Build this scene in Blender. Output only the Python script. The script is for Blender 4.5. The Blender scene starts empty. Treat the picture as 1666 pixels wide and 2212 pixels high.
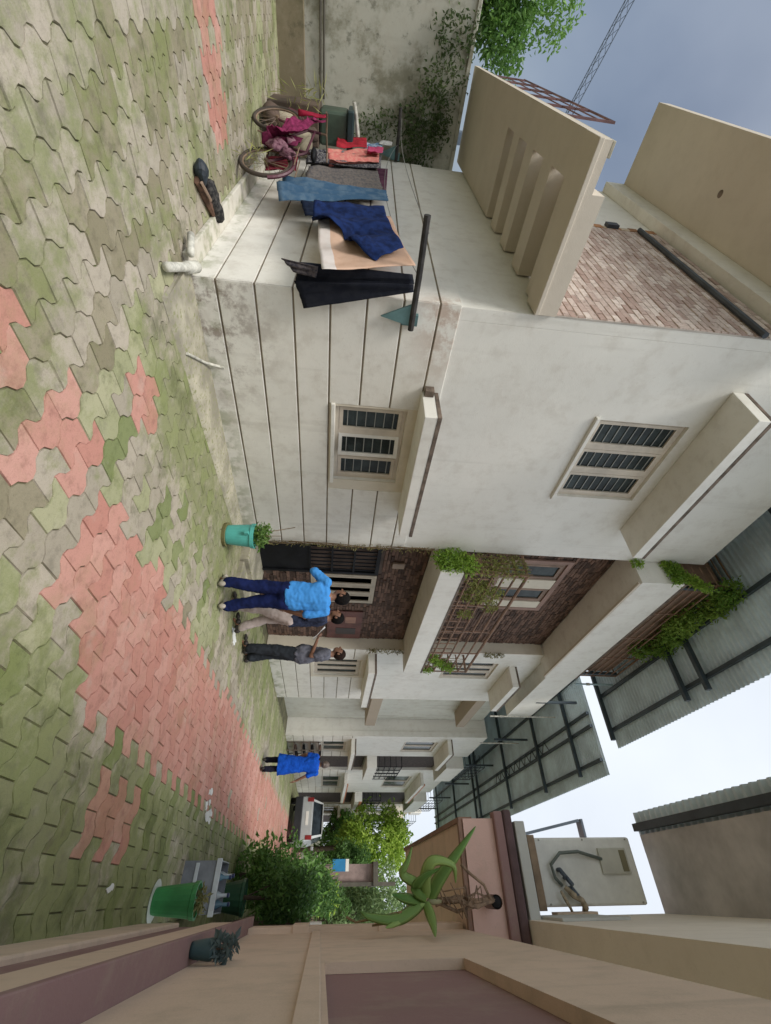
import bpy, bmesh, math, random
import numpy as np
from mathutils import Vector, Matrix, noise as mnoise
random.seed(7); np.random.seed(7)
R = math.radians
scn = bpy.context.scene
col = scn.collection

# ------------------------------------------------------------------ camera
# the photograph lies on its side: the camera is rolled, so world "up" points to the right of the picture
cd = bpy.data.cameras.new('camera'); cam = bpy.data.objects.new('camera', cd); col.objects.link(cam)
cd.sensor_fit = 'AUTO'; cd.sensor_width = 36; cd.lens = 947 / 2212 * 36
cd.clip_start = 0.05; cd.clip_end = 2000
EYE = 1.58
_vy = Vector((692 - 833, -(1935 - 1106), -947)).normalized()     # lane direction seen by the lens
_vx = -Vector((812 - 833, -(20 - 1106), -947)).normalized()
_vx = (_vx - _vy * _vx.dot(_vy)).normalized()
_vz = _vx.cross(_vy)
cam.matrix_world = Matrix(((_vx.x, _vx.y, _vx.z, 0), (_vy.x, _vy.y, _vy.z, 0), (_vz.x, _vz.y, _vz.z, EYE), (0, 0, 0, 1)))
scn.camera = cam

# ------------------------------------------------------------------ sky, sun, exposure
SUN_EL, SUN_AZ = 54, 160        # azimuth measured from +Y towards +X
w = bpy.data.worlds.new('World'); scn.world = w; w.use_nodes = True
nt = w.node_tree; nt.nodes.clear()
wo = nt.nodes.new('ShaderNodeOutputWorld'); bg = nt.nodes.new('ShaderNodeBackground')
sky = nt.nodes.new('ShaderNodeTexSky'); sky.sky_type = 'NISHITA'; sky.sun_disc = False
sky.sun_elevation = R(SUN_EL); sky.sun_rotation = R(SUN_AZ)
sky.air_density = 1.0; sky.dust_density = 4.0; sky.ozone_density = 1.0
hsv = nt.nodes.new('ShaderNodeHueSaturation'); hsv.inputs['Saturation'].default_value = 1.05; hsv.inputs['Value'].default_value = 1.0
mx = nt.nodes.new('ShaderNodeMix'); mx.data_type = 'RGBA'; mx.inputs['Factor'].default_value = 0.72
mx.inputs[7].default_value = (10.9, 11.6, 12.5, 1)      # the white cloud layer
# the cloud thins out towards the side yard (-X), with soft uneven tone in it
tc = nt.nodes.new('ShaderNodeTexCoord'); sxyz = nt.nodes.new('ShaderNodeSeparateXYZ'); nt.links.new(tc.outputs['Generated'], sxyz.inputs[0])
mr = nt.nodes.new('ShaderNodeMapRange'); mr.interpolation_type = 'SMOOTHSTEP'
for i_, v_ in ((1, -.97), (2, -.35), (3, .12), (4, .80)): mr.inputs[i_].default_value = v_
cn = nt.nodes.new('ShaderNodeTexNoise'); cn.inputs['Scale'].default_value = 2.2; cn.inputs['Detail'].default_value = 5; nt.links.new(tc.outputs['Generated'], cn.inputs['Vector'])
cm = nt.nodes.new('ShaderNodeMath'); cm.operation = 'MULTIPLY_ADD'; cm.inputs[1].default_value = .45; cm.inputs[2].default_value = -.225; nt.links.new(cn.outputs['Fac'], cm.inputs[0])
ca = nt.nodes.new('ShaderNodeMath'); ca.operation = 'ADD'; ca.use_clamp = True; nt.links.new(mr.outputs[0], ca.inputs[0]); nt.links.new(cm.outputs[0], ca.inputs[1])
nt.links.new(sxyz.outputs['X'], mr.inputs[0]); nt.links.new(ca.outputs[0], mx.inputs[0])
nt.links.new(sky.outputs[0], hsv.inputs['Color']); nt.links.new(hsv.outputs[0], mx.inputs[6])
nt.links.new(mx.outputs[2], bg.inputs[0]); bg.inputs[1].default_value = 0.051
nt.links.new(bg.outputs[0], wo.inputs[0])
sd = bpy.data.lights.new('sun', 'SUN'); sd.energy = 1.45; sd.angle = R(22); sd.color = (1, .96, .9)
sun = bpy.data.objects.new('sun', sd); col.objects.link(sun)
_d = Vector((math.sin(R(SUN_AZ)) * math.cos(R(SUN_EL)), math.cos(R(SUN_AZ)) * math.cos(R(SUN_EL)), math.sin(R(SUN_EL))))
sun.rotation_euler = (-_d).to_track_quat('-Z', 'Y').to_euler()
scn.view_settings.view_transform = 'Standard'; scn.view_settings.look = 'None'
scn.view_settings.gamma = 1; scn.view_settings.use_curve_mapping = False
scn.view_settings.exposure = 0.88

# ------------------------------------------------------------------ materials
MATS = {}
def nodes(name):
    m = bpy.data.materials.new(name); m.use_nodes = True
    t = m.node_tree; b = t.nodes['Principled BSDF']
    return m, t, b
def N(t, kind, **kw):
    n = t.nodes.new(kind)
    for k, v in kw.items():
        if k in n.inputs: n.inputs[k].default_value = v
        else: setattr(n, k, v)
    return n
def mixc(t, fac, a, b, mode='MIX'):
    m = t.nodes.new('ShaderNodeMix'); m.data_type = 'RGBA'; m.blend_type = mode
    for sock, v in ((m.inputs[0], fac), (m.inputs[6], a), (m.inputs[7], b)):
        if isinstance(v, bpy.types.NodeSocket): t.links.new(v, sock)
        elif isinstance(v, (int, float)): sock.default_value = v
        else: sock.default_value = (*v, 1)
    return m.outputs[2]
def ramp(t, src, lo, hi):
    r = t.nodes.new('ShaderNodeMapRange'); r.inputs[1].default_value = lo; r.inputs[2].default_value = hi; r.clamp = True
    r.interpolation_type = 'SMOOTHSTEP'
    t.links.new(src, r.inputs[0]); return r.outputs[0]
def mth(t, op, a, b=None):
    n = t.nodes.new('ShaderNodeMath'); n.operation = op; n.use_clamp = False
    for i, v in enumerate((a, b)):
        if v is None: continue
        if isinstance(v, bpy.types.NodeSocket): t.links.new(v, n.inputs[i])
        else: n.inputs[i].default_value = v
    return n.outputs[0]
def pos(t): return t.nodes.new('ShaderNodeNewGeometry').outputs['Position']
def nz(t, src, scale, detail=4, rough=.6, sc=None):
    if sc:
        mp = t.nodes.new('ShaderNodeMapping'); mp.inputs['Scale'].default_value = sc
        t.links.new(src, mp.inputs['Vector']); src = mp.outputs[0]
    n = N(t, 'ShaderNodeTexNoise', Scale=scale, Detail=detail, Roughness=rough); t.links.new(src, n.inputs['Vector'])
    return n.outputs['Fac']
def bump(t, b, h, strength=.3, dist=.01):
    n = t.nodes.new('ShaderNodeBump'); n.inputs['Strength'].default_value = strength; n.inputs['Distance'].default_value = dist
    t.links.new(h, n.inputs['Height']); t.links.new(n.outputs[0], b.inputs['Normal'])

def mat(name, c, rough=.7, var=.12, scale=3.0, bmp=.0, metal=0, spec=None, c2=None, fine=60):
    """plain surface with soft colour variation and fine relief"""
    if name in MATS: return MATS[name]
    m, t, b = nodes(name); p = pos(t)
    n1 = nz(t, p, scale); n2 = nz(t, p, scale * 9, 3)
    dark = tuple(v * (1 - var * 1.6) for v in c); lite = tuple(min(1, v * (1 + var)) for v in c)
    base = mixc(t, ramp(t, n1, .3, .7), dark, lite)
    if c2: base = mixc(t, ramp(t, n2, .52, .68), base, c2)
    else: base = mixc(t, mth(t, 'MULTIPLY', ramp(t, n2, .4, .8), var), base, tuple(v * .5 for v in c))
    t.links.new(base, b.inputs['Base Color'])
    b.inputs['Roughness'].default_value = rough; b.inputs['Metallic'].default_value = metal
    if spec is not None: b.inputs['Specular IOR Level'].default_value = spec
    if bmp: bump(t, b, nz(t, p, fine, 5), bmp, .006)
    MATS[name] = m; return m

def plaster(name, c, stain=.5, low=0., moss=0., streak=.35):
    """painted outdoor plaster: blotches, rain streaks, dirt and moss of its own shape"""
    if name in MATS: return MATS[name]
    m, t, b = nodes(name); p = pos(t)
    sx = N(t, 'ShaderNodeSeparateXYZ'); t.links.new(p, sx.inputs[0])
    big = nz(t, p, .9, 5); mid = nz(t, p, 4.5, 6, .65); st = nz(t, p, 1., 5, .6, (5, 5, .35))
    base = mixc(t, ramp(t, big, .35, .7), tuple(v * .93 for v in c), c)
    base = mixc(t, mth(t, 'MULTIPLY', ramp(t, mid, .45, .72), .42 * stain), base, (.40, .34, .26))
    base = mixc(t, mth(t, 'MULTIPLY', ramp(t, nz(t, p, 26, 5, .7), .58, .72), .3 * stain), base, (.34, .29, .22))
    base = mixc(t, mth(t, 'MULTIPLY', ramp(t, st, .55, .78), streak * stain), base, (.24, .21, .16))
    if low:
        # splash-back dirt: patchy mould that climbs the foot of the wall
        zz = ramp(t, sx.outputs['Z'], 1.05, .05)
        yy = mth(t, 'MULTIPLY', ramp(t, sx.outputs['Y'], 3.7, 1.9), ramp(t, sx.outputs['X'], -4.40, -4.325))
        blot = ramp(t, nz(t, p, 3.3, 7, .72), .47, .62)
        f = mth(t, 'MULTIPLY', mth(t, 'MULTIPLY', zz, blot), low)
        f2 = mth(t, 'MULTIPLY', f, mth(t, 'ADD', mth(t, 'MULTIPLY', yy, .82), .10))
        base = mixc(t, f2, base, (.20, .145, .115))
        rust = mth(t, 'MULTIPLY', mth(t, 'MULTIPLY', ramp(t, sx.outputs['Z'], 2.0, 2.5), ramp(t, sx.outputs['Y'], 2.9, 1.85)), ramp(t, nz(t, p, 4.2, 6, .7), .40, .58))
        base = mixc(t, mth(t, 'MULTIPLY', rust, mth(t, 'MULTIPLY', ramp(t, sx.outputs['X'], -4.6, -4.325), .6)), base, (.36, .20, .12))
        mo = mth(t, 'MULTIPLY', ramp(t, sx.outputs['Z'], .4, .0), ramp(t, nz(t, p, 5, 5), .45, .65))
        base = mixc(t, mth(t, 'MULTIPLY', mo, .55), base, (.16, .19, .06))
    if moss:
        blot = ramp(t, nz(t, p, 1.1, 7, .7), .44, .62)
        base = mixc(t, mth(t, 'MULTIPLY', blot, moss), base, (.13, .12, .06))
        blot2 = ramp(t, nz(t, p, 5.5, 6, .7), .55, .68)
        base = mixc(t, mth(t, 'MULTIPLY', blot2, moss * .8), base, (.06, .06, .035))
    t.links.new(base, b.inputs['Base Color']); b.inputs['Roughness'].default_value = .85
    b.inputs['Specular IOR Level'].default_value = .25
    h = mth(t, 'ADD', nz(t, p, 90, 4), mth(t, 'MULTIPLY', nz(t, p, 14, 4), 1.2))
    bump(t, b, h, .25, .006)
    MATS[name] = m; return m

def glass_dark(name='dark_window_glass', c=(.02, .026, .026)):
    if name in MATS: return MATS[name]
    m, t, b = nodes(name); p = pos(t)
    n = nz(t, p, 3.2, 4)
    t.links.new(mixc(t, ramp(t, n, .35, .7), c, tuple(v * 2.6 for v in c)), b.inputs['Base Color'])
    b.inputs['Roughness'].default_value = .22; b.inputs['Specular IOR Level'].default_value = .16
    MATS[name] = m; return m

def leafmat(name, c, c2, trans=.25):
    if name in MATS: return MATS[name]
    m, t, b = nodes(name)
    a = N(t, 'ShaderNodeAttribute', attribute_name='tint')
    t.links.new(mixc(t, a.outputs['Fac'], c, c2), b.inputs['Base Color'])
    b.inputs['Roughness'].default_value = .5; b.inputs['Specular IOR Level'].default_value = .3
    tr = t.nodes.new('ShaderNodeBsdfTranslucent'); mxs = t.nodes.new('ShaderNodeMixShader'); mxs.inputs[0].default_value = trans
    t.links.new(mixc(t, a.outputs['Fac'], tuple(v * 1.5 for v in c), tuple(v * 1.5 for v in c2)), tr.inputs[0])
    out = t.nodes['Material Output']
    t.links.new(b.outputs[0], mxs.inputs[1]); t.links.new(tr.outputs[0], mxs.inputs[2]); t.links.new(mxs.outputs[0], out.inputs[0])
    MATS[name] = m; return m

def paver_mat(name, c, c2, attr=False, moss=.3):
    if name in MATS: return MATS[name]
    m, t, b = nodes(name); p = pos(t)
    if attr: rnd = N(t, 'ShaderNodeAttribute', attribute_name='rnd').outputs['Fac']
    else: rnd = t.nodes.new('ShaderNodeObjectInfo').outputs['Random']
    sx = N(t, 'ShaderNodeSeparateXYZ'); t.links.new(p, sx.inputs[0])
    base = mixc(t, rnd, c, c2)
    # moss that creeps across the pieces: along the right wall, along the house foot, and in loose patches
    right = ramp(t, sx.outputs['X'], -1.25, -.55)
    foot = mth(t, 'MULTIPLY', mth(t, 'MULTIPLY', ramp(t, sx.outputs['X'], -2.3, -3.3), ramp(t, sx.outputs['Y'], 1.2, 2.6)), .8)
    yard = mth(t, 'MULTIPLY', ramp(t, sx.outputs['Y'], 1.9, .9), .35)
    zone = mth(t, 'MAXIMUM', mth(t, 'MAXIMUM', right, foot), mth(t, 'MAXIMUM', yard, .12))
    patch = mth(t, 'ADD', mth(t, 'MULTIPLY', nz(t, p, 1.3, 5, .6), .6), mth(t, 'MULTIPLY', nz(t, p, 7.5, 5, .7), .4))
    f = ramp(t, mth(t, 'ADD', patch, mth(t, 'MULTIPLY', zone, .17)), .50, .66)
    base = mixc(t, mth(t, 'MULTIPLY', f, moss * 1.7), base, (.19, .225, .075))
    dk = ramp(t, mth(t, 'ADD', nz(t, p, 2.4, 6, .7), mth(t, 'MULTIPLY', zone, .07)), .56, .70)
    base = mixc(t, mth(t, 'MULTIPLY', dk, moss * 1.2), base, (.085, .10, .035))
    base = mixc(t, mth(t, 'MULTIPLY', ramp(t, nz(t, p, 9, 6, .7), .48, .70), .5), base, tuple(v * .5 for v in c))
    base = mixc(t, mth(t, 'MULTIPLY', ramp(t, nz(t, p, 5, 4, .6), .55, .75), .3), base, (.50, .46, .39))
    base = mixc(t, mth(t, 'MULTIPLY', ramp(t, nz(t, p, 120, 3), .5, .75), .25), base, tuple(v * .45 for v in c))
    t.links.new(base, b.inputs['Base Color']); b.inputs['Roughness'].default_value = .82
    b.inputs['Specular IOR Level'].default_value = .3
    bump(t, b, mth(t, 'ADD', nz(t, p, 150, 3), mth(t, 'MULTIPLY', nz(t, p, 22, 5), 1.6)), .45, .006)
    MATS[name] = m; return m

def fabric(name, c, c2=None, scale=12, stripes=None, rough=.9):
    if name in MATS: return MATS[name]
    m, t, b = nodes(name); p = t.nodes.new('ShaderNodeTexCoord').outputs['Object']
    c2 = c2 or tuple(v * .6 for v in c)
    base = mixc(t, ramp(t, nz(t, p, scale, 4), .4, .65), c, c2)
    w_ = nz(t, p, 260, 2)
    base = mixc(t, mth(t, 'MULTIPLY', w_, .25), base, tuple(v * .5 for v in c))
    t.links.new(base, b.inputs['Base Color']); b.inputs['Roughness'].default_value = rough
    b.inputs['Specular IOR Level'].default_value = .15
    b.inputs['Sheen Weight'].default_value = .0
    bump(t, b, w_, .3, .003)
    MATS[name] = m; return m

WHITE = plaster('white_plaster', (.80, .785, .72), .5)
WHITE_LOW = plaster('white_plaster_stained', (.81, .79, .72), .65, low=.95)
CREAM = plaster('cream_plaster', (.72, .66, .54), .45)
COMPW = plaster('mossy_cement', (.53, .52, .44), .6, moss=.68)
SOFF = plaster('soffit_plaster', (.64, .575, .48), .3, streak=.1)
BEIGE = plaster('beige_plaster', (.70, .56, .44), .8)
PINK = plaster('pink_plaster', (.68, .47, .41), .7)
MAUVE = plaster('mauve_plaster', (.30, .19, .185), .8)
GROOVE = mat('groove_brown', (.27, .225, .165), .9, .2)  # plain dark brown for the strips set into the wall grooves
CEMENT = mat('apron_cement', (.42, .39, .30), .9, .25, 2.5, .4, c2=(.25, .26, .13))
FRAME = mat('painted_window_frame', (.62, .55, .45), .55, .1)
FRAME_W = mat('white_window_frame', (.76, .74, .68), .5, .08)
GLASS = glass_dark()
BARM = mat('window_grille_paint', (.30, .31, .29), .5, .1)
BLACKM = mat('black_iron', (.010, .011, .014), .6, .3, spec=.2)
RUST = mat('brown_rail_paint', (.24, .14, .09), .55, .25, 8)
STEELB = mat('blue_grey_steel', (.045, .065, .08), .5, .2)
SHEET = mat('roof_sheet_underside', (.62, .75, .83), .5, .12, 1.5, metal=.0)
PVC = mat('white_pvc', (.58, .57, .50), .6, .25, 12)
DARKLIP = mat('dark_brown_edge', (.17, .13, .10), .9, .3, 8)  # plain dark brown for the strip along slab tops, and a few fittings

# ------------------------------------------------------------------ mesh helpers
class MB:
    def __init__(s): s.v = []; s.f = []; s.mi = []
    def add(s, vs, fs, mi=0):
        o = len(s.v); s.v += [tuple(p) for p in vs]; s.f += [tuple(i + o for i in f) for f in fs]; s.mi += [mi] * len(fs); return s
    def box(s, x0, x1, y0, y1, z0, z1, mi=0, bev=0.):
        if x0 > x1: x0, x1 = x1, x0
        if y0 > y1: y0, y1 = y1, y0
        if z0 > z1: z0, z1 = z1, z0
        if bev:
            bm = bmesh.new(); bmesh.ops.create_cube(bm, size=1)
            for v in bm.verts: v.co = Vector(((x0 + x1) / 2 + v.co.x * (x1 - x0), (y0 + y1) / 2 + v.co.y * (y1 - y0), (z0 + z1) / 2 + v.co.z * (z1 - z0)))
            bmesh.ops.bevel(bm, geom=bm.edges[:], offset=bev, segments=2, affect='EDGES', profile=.5)
            bm.verts.index_update()
            s.add([v.co for v in bm.verts], [[v.index for v in f.verts] for f in bm.faces], mi); bm.free(); return s
        vs = [(x, y, z) for x in (x0, x1) for y in (y0, y1) for z in (z0, z1)]
        return s.add(vs, [(0, 1, 3, 2), (4, 6, 7, 5), (0, 4, 5, 1), (2, 3, 7, 6), (0, 2, 6, 4), (1, 5, 7, 3)], mi)
    def tube(s, pts, r, n=8, mi=0, cap=True, r2=None):
        pts = [Vector(p) for p in pts]; k = len(pts); rings = []
        up = None
        for i, p in enumerate(pts):
            d = (pts[min(i + 1, k - 1)] - pts[max(i - 1, 0)])
            if d.length < 1e-9: d = Vector((0, 0, 1))
            d.normalize()
            if up is None: up = Vector((0, 0, 1)) if abs(d.z) < .9 else Vector((1, 0, 0))
            a = d.cross(up).normalized(); b = a.cross(d).normalized(); up = b
            rr = r[i] if isinstance(r, (list, tuple)) else (r if r2 is None else r + (r2 - r) * i / (k - 1))
            rings.append([p + (a * math.cos(t) + b * math.sin(t)) * rr for t in [2 * math.pi * j / n for j in range(n)]])
        vs = [q for rg in rings for q in rg]; fs = []
        for i in range(k - 1):
            for j in range(n): fs.append((i * n + j, i * n + (j + 1) % n, (i + 1) * n + (j + 1) % n, (i + 1) * n + j))
        if cap: fs += [tuple(range(n - 1, -1, -1)), tuple((k - 1) * n + j for j in range(n))]
        return s.add(vs, fs, mi)
    def loft(s, rings, n=16, mi=0):
        """rings: (center, rx, ry[, matrix]) ellipses stacked into a closed solid"""
        vs = []; fs = []; k = len(rings)
        for rg in rings:
            c = Vector(rg[0]); M_ = rg[3] if len(rg) > 3 else Matrix.Identity(3)
            for j in range(n):
                a = 2 * math.pi * j / n; vs.append(c + M_ @ Vector((rg[1] * math.cos(a), rg[2] * math.sin(a), 0)))
        for i in range(k - 1):
            for j in range(n): fs.append((i * n + j, i * n + (j + 1) % n, (i + 1) * n + (j + 1) % n, (i + 1) * n + j))
        fs += [tuple(range(n - 1, -1, -1)), tuple((k - 1) * n + j for j in range(n))]
        return s.add(vs, fs, mi)
    def ball(s, c, rx, ry=None, rz=None, n=12, m=8, M_=None, mi=0):
        ry = ry or rx; rz = rz or rx; vs = []; fs = []; c = Vector(c)
        M_ = M_ or Matrix.Identity(3)
        for i in range(1, m):
            a = math.pi * i / m
            for j in range(n):
                b = 2 * math.pi * j / n
                vs.append(c + M_ @ Vector((rx * math.sin(a) * math.cos(b), ry * math.sin(a) * math.sin(b), rz * math.cos(a))))
        vs += [c + M_ @ Vector((0, 0, rz)), c + M_ @ Vector((0, 0, -rz))]; T_ = len(vs) - 2
        for i in range(m - 2):
            for j in range(n): fs.append((i * n + j, (i + 1) * n + j, (i + 1) * n + (j + 1) % n, i * n + (j + 1) % n))
        for j in range(n): fs.append((T_, j, (j + 1) % n)); fs.append((T_ + 1, (m - 2) * n + (j + 1) % n, (m - 2) * n + j))
        return s.add(vs, fs, mi)
    def cap_(s, a, b, r0, r1, n=10):
        a = Vector(a); b = Vector(b); d = (b - a)
        s.tube([a, b], r0, n, r2=r1); s.ball(a, r0, n=n, m=6); s.ball(b, r1, n=n, m=6); return s
    def prism(s, poly, axis, t0, t1, mi=0):
        """poly in the plane across axis; axis 0/1/2"""
        n = len(poly); vs = []
        for t in (t0, t1):
            for (a, b) in poly:
                vs.append((t, a, b) if axis == 0 else (a, t, b) if axis == 1 else (a, b, t))
        fs = [tuple(range(n))[::-1], tuple(range(n, 2 * n))] + [(i, (i + 1) % n, n + (i + 1) % n, n + i) for i in range(n)]
        return s.add(vs, fs, mi)
    def build(s, name, m, parent=None, smooth=False, attrs=None):
        me = bpy.data.meshes.new(name); org = parent_loc(parent)
        me.from_pydata([(v[0] - org.x, v[1] - org.y, v[2] - org.z) for v in s.v], [], s.f)
        ms = m if isinstance(m, (list, tuple)) else [m]
        for q in ms: me.materials.append(q)
        if len(ms) > 1: me.polygons.foreach_set('material_index', s.mi)
        bm = bmesh.new(); bm.from_mesh(me); bmesh.ops.recalc_face_normals(bm, faces=bm.faces[:]); bm.to_mesh(me); bm.free()
        if smooth: me.polygons.foreach_set('use_smooth', [True] * len(me.polygons))
        me.update(); o = bpy.data.objects.new(name, me); col.objects.link(o)
        if parent is not None: o.parent = parent
        return o
def parent_loc(p):
    v = Vector((0, 0, 0))
    while p is not None: v = v + Vector(p.location); p = p.parent
    return v
def tag(o, label=None, cat=None, group=None, kind=None):
    if label: o['label'] = label
    if cat: o['category'] = cat
    if group: o['group'] = group
    if kind: o['kind'] = kind
    return o
def thing(name, label, cat, loc=(0, 0, 0), group=None):
    o = bpy.data.objects.new(name, None); o.empty_display_size = .1; o.location = loc; col.objects.link(o)
    return tag(o, label, cat, group)
def bx(name, m, parent, x0, x1, y0, y1, z0, z1, bev=0.):
    return MB().box(x0, x1, y0, y1, z0, z1, bev=bev).build(name, m, parent)
def holes_grid(mb, axis, t0, t1, a0, a1, z0, z1, holes):
    """slab of wall (thickness t0..t1) with rectangular openings; axis 0: wall runs along y, axis 1: along x"""
    As = sorted({a0, a1, *[h[0] for h in holes], *[h[1] for h in holes]}); Zs = sorted({z0, z1, *[h[2] for h in holes], *[h[3] for h in holes]})
    As = [a for a in As if a0 <= a <= a1]; Zs = [z for z in Zs if z0 <= z <= z1]
    for i in range(len(As) - 1):
        for j in range(len(Zs) - 1):
            ca, cz = (As[i] + As[i + 1]) / 2, (Zs[j] + Zs[j + 1]) / 2
            if any(h[0] < ca < h[1] and h[2] < cz < h[3] for h in holes): continue
            if axis == 0: mb.box(t0, t1, As[i], As[i + 1], Zs[j], Zs[j + 1])
            else: mb.box(As[i], As[i + 1], t0, t1, Zs[j], Zs[j + 1])
    return mb

def leaves(name, m, parent, blobs, n, size=.08, tint=(0, 1), aspect=.45, droop=.3, seed=1, shell=.55):
    """leaf-sized bent faces spread through ellipsoid clumps; darker inside each clump comes from real shade"""
    rs = np.random.RandomState(seed)
    vol = np.array([b[1][0] * b[1][1] * b[1][2] for b in blobs]); cnt = np.maximum(8, (n * vol ** .75 / (vol ** .75).sum())).astype(int)
    V = []; F = []; TT = []
    org = parent_loc(parent)
    for (c, r), k in zip(blobs, cnt):
        d = rs.normal(size=(k, 3)); d /= np.linalg.norm(d, axis=1)[:, None]
        rad = (shell + (1 - shell) * rs.rand(k)) * (1 + .18 * rs.normal(size=k))
        P = np.array(c) + d * rad[:, None] * np.array(r)
        ax = rs.normal(size=(k, 3)) + d * .5; ax[:, 2] -= droop; ax /= np.linalg.norm(ax, axis=1)[:, None]
        sd_ = np.cross(ax, rs.normal(size=(k, 3))); sd_ /= np.linalg.norm(sd_, axis=1)[:, None]
        nn = np.cross(ax, sd_); L = size * (.6 + .8 * rs.rand(k))[:, None]; W = L * aspect
        ct = rs.rand()
        for q in range(k):
            p = P[q] - np.array(org); a = ax[q] * L[q]; s_ = sd_[q] * W[q]; b = nn[q] * W[q] * .35
            o = len(V); V += [p, p + a * .5 + s_ * .5 + b, p + a, p + a * .5 - s_ * .5 + b]
            F += [(o, o + 1, o + 2), (o, o + 2, o + 3)]
            tv = tint[0] + (tint[1] - tint[0]) * min(1, max(0, .5 * ct + .5 * rs.rand())); TT += [tv, tv]
    me = bpy.data.meshes.new(name); me.from_pydata([tuple(v) for v in V], [], F); me.materials.append(m)
    at = me.attributes.new('tint', 'FLOAT', 'FACE'); at.data.foreach_set('value', TT)
    o = bpy.data.objects.new(name, me); col.objects.link(o)
    if parent is not None: o.parent = parent
    return o

# ================================================================== THE GROUND
gm = mat('soil_joint', (.125, .115, .065), .95, .35, 3, .4, c2=(.08, .105, .03))
grd = MB().add([(-400, -400, -.011), (400, -400, -.011), (400, 600, -.011), (-400, 600, -.011)], [(0, 1, 2, 3)]).build('ground', gm); tag(grd, kind='structure')
PXW, PYW = .257, .183
AMP = .037
def wave(x): c = math.cos(2 * math.pi * (x + 1.873) / PXW); return AMP * math.copysign(abs(c) ** .6, c)
def red_at(x, y):
    if y > 2.28 and -2.22 - .02 * max(0, y - 5) < x < -1.0 + .12 * min(1, max(0, (y - 2.6) / .8)) - .012 * max(0, y - 6):
        if y < 2.8 and x > -1.35: return False
        if y < 3.2 and x < -2.1: return False
        if y < 3.0 and x > -1.15: return False
        return True
    if -3.1 < x < -2.7 and 1.98 < y < 2.45: return True
    if -.66 < x < -.30 and 3.75 < y < 4.6: return True
    if -6.75 < x < -5.8 and -.2 < y < 1.1 and abs(x + 6.3 - .1 * (y - .6)) < .42 - .2 * max(0, y - .3): return True
    for a, b in ((-1.92, 1.35), (-2.03, 1.41), (-2.01, 1.58), (-1.68, 1.62), (-1.82, 1.63), (-2.02, 1.77), (-2.09, 2.02), (-1.85, 2.0), (-2.09, 1.16), (-1.75, 1.3)):
        if abs(x - a) < .125 and abs(y - b) < .10: return True
    return False
def f2(x, y, s, o=0): return mnoise.noise(Vector((x * s + o, y * s - o, o * .37)))
def cls_at(x, y):
    rn = random.random()
    if red_at(x, y): return 1 if rn > .03 else 0
    g = f2(x, y, .9, 3.1) + .45 * f2(x, y, 2.3, 9.)
    if x > -.95: g += .25
    if -4.1 < x < -2.5 and y > 1.6: g += .08
    if x < -2 and y < 1.5: g -= .10
    if -1.15 < x < -.7 and y > 2.3 and rn < .55: return 3 if rn < .25 else 2
    if -3.0 < x < -2.45 and 2.4 < y < 5 and rn < .32: return 3 if rn < .18 else 2
    if g > .42: return 3 if rn < .28 else 2
    if g > .18: return 2 if rn < .62 else 0
    if y < 1.7 and rn < .38: return 4
    return 2 if rn < .1 else (4 if rn < .15 else 0)
PC = [((.34, .305, .24), (.45, .40, .325)), ((.48, .22, .175), (.57, .32, .265)), ((.32, .33, .19), (.41, .40, .26)),
      ((.175, .215, .085), (.26, .285, .14)), ((.24, .215, .14), (.32, .285, .205))]
PN = ['paver_grey', 'paver_red', 'paver_mossy', 'paver_dark_moss', 'paver_olive']
pm_obj = [paver_mat(n_, *c_, moss=(.14 if i == 1 else .42)) for i, (n_, c_) in enumerate(zip(PN, PC))]
pm_att = [paver_mat(n_ + '_far', *c_, attr=True, moss=(.14 if i == 1 else .42)) for i, (n_, c_) in enumerate(zip(PN, PC))]
def paver_shape(kind):
    """outline about the paver's own centre; kind 0: joints at the wave's crests, 1: at its troughs"""
    x0 = -1.873 if kind == 0 else -1.873 + PXW / 2
    xs = [-PXW / 2 + PXW * i / 6 for i in range(7)]
    j = .005
    lo = [(x, -PYW / 2 + wave(x0 + PXW / 2 + x)) for x in xs]; hi = [(x, PYW / 2 + wave(x0 + PXW / 2 + x)) for x in xs][::-1]
    out = lo + hi
    def inset(d): return [(x * (1 - d / (PXW / 2)), y + (d if i < 7 else -d)) for i, (x, y) in enumerate(out)]
    o_, t_ = inset(.0015), inset(.0055); n = 14
    vs = [(x, y, -.014) for x, y in o_] + [(x, y, 0) for x, y in t_]
    fs = [tuple(range(n, 2 * n))] + [(i, (i + 1) % n, n + (i + 1) % n, n + i) for i in range(n)]
    return vs, fs
SH = [paver_shape(0), paver_shape(1)]
def in_house(x, y): return x < -4.28 and y > 1.77
fwd = -Vector(cam.matrix_world.col[2][:3]); cam_inv = cam.matrix_world.inverted()
def screen(p):
    c = cam_inv @ Vector(p)
    if c.z > -.15: return None
    return (c.x / -c.z * 947 / 1106, c.y / -c.z * 947 / 1106, -c.z)
cand = []
for r_ in range(-14, 210):
    ym = 2.085 + r_ * PYW + PYW / 2
    k = r_ % 2
    for c_ in range(-46, 12):
        xm = -1.873 + c_ * PXW + (PXW / 2 if k == 0 else PXW)
        if in_house(xm, ym) or xm < -10.75 or (xm > .34): continue
        if ym > 14 and xm < -4.2: continue
        s_ = screen((xm, ym, 0))
        if s_ is None or abs(s_[0]) > .86 or abs(s_[1]) > 1.12: continue
        cand.append((s_[2] ** 3 if True else 0, xm, ym, k))
cand.sort()
shapes = {}
far = MB(); far_r = []
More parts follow.
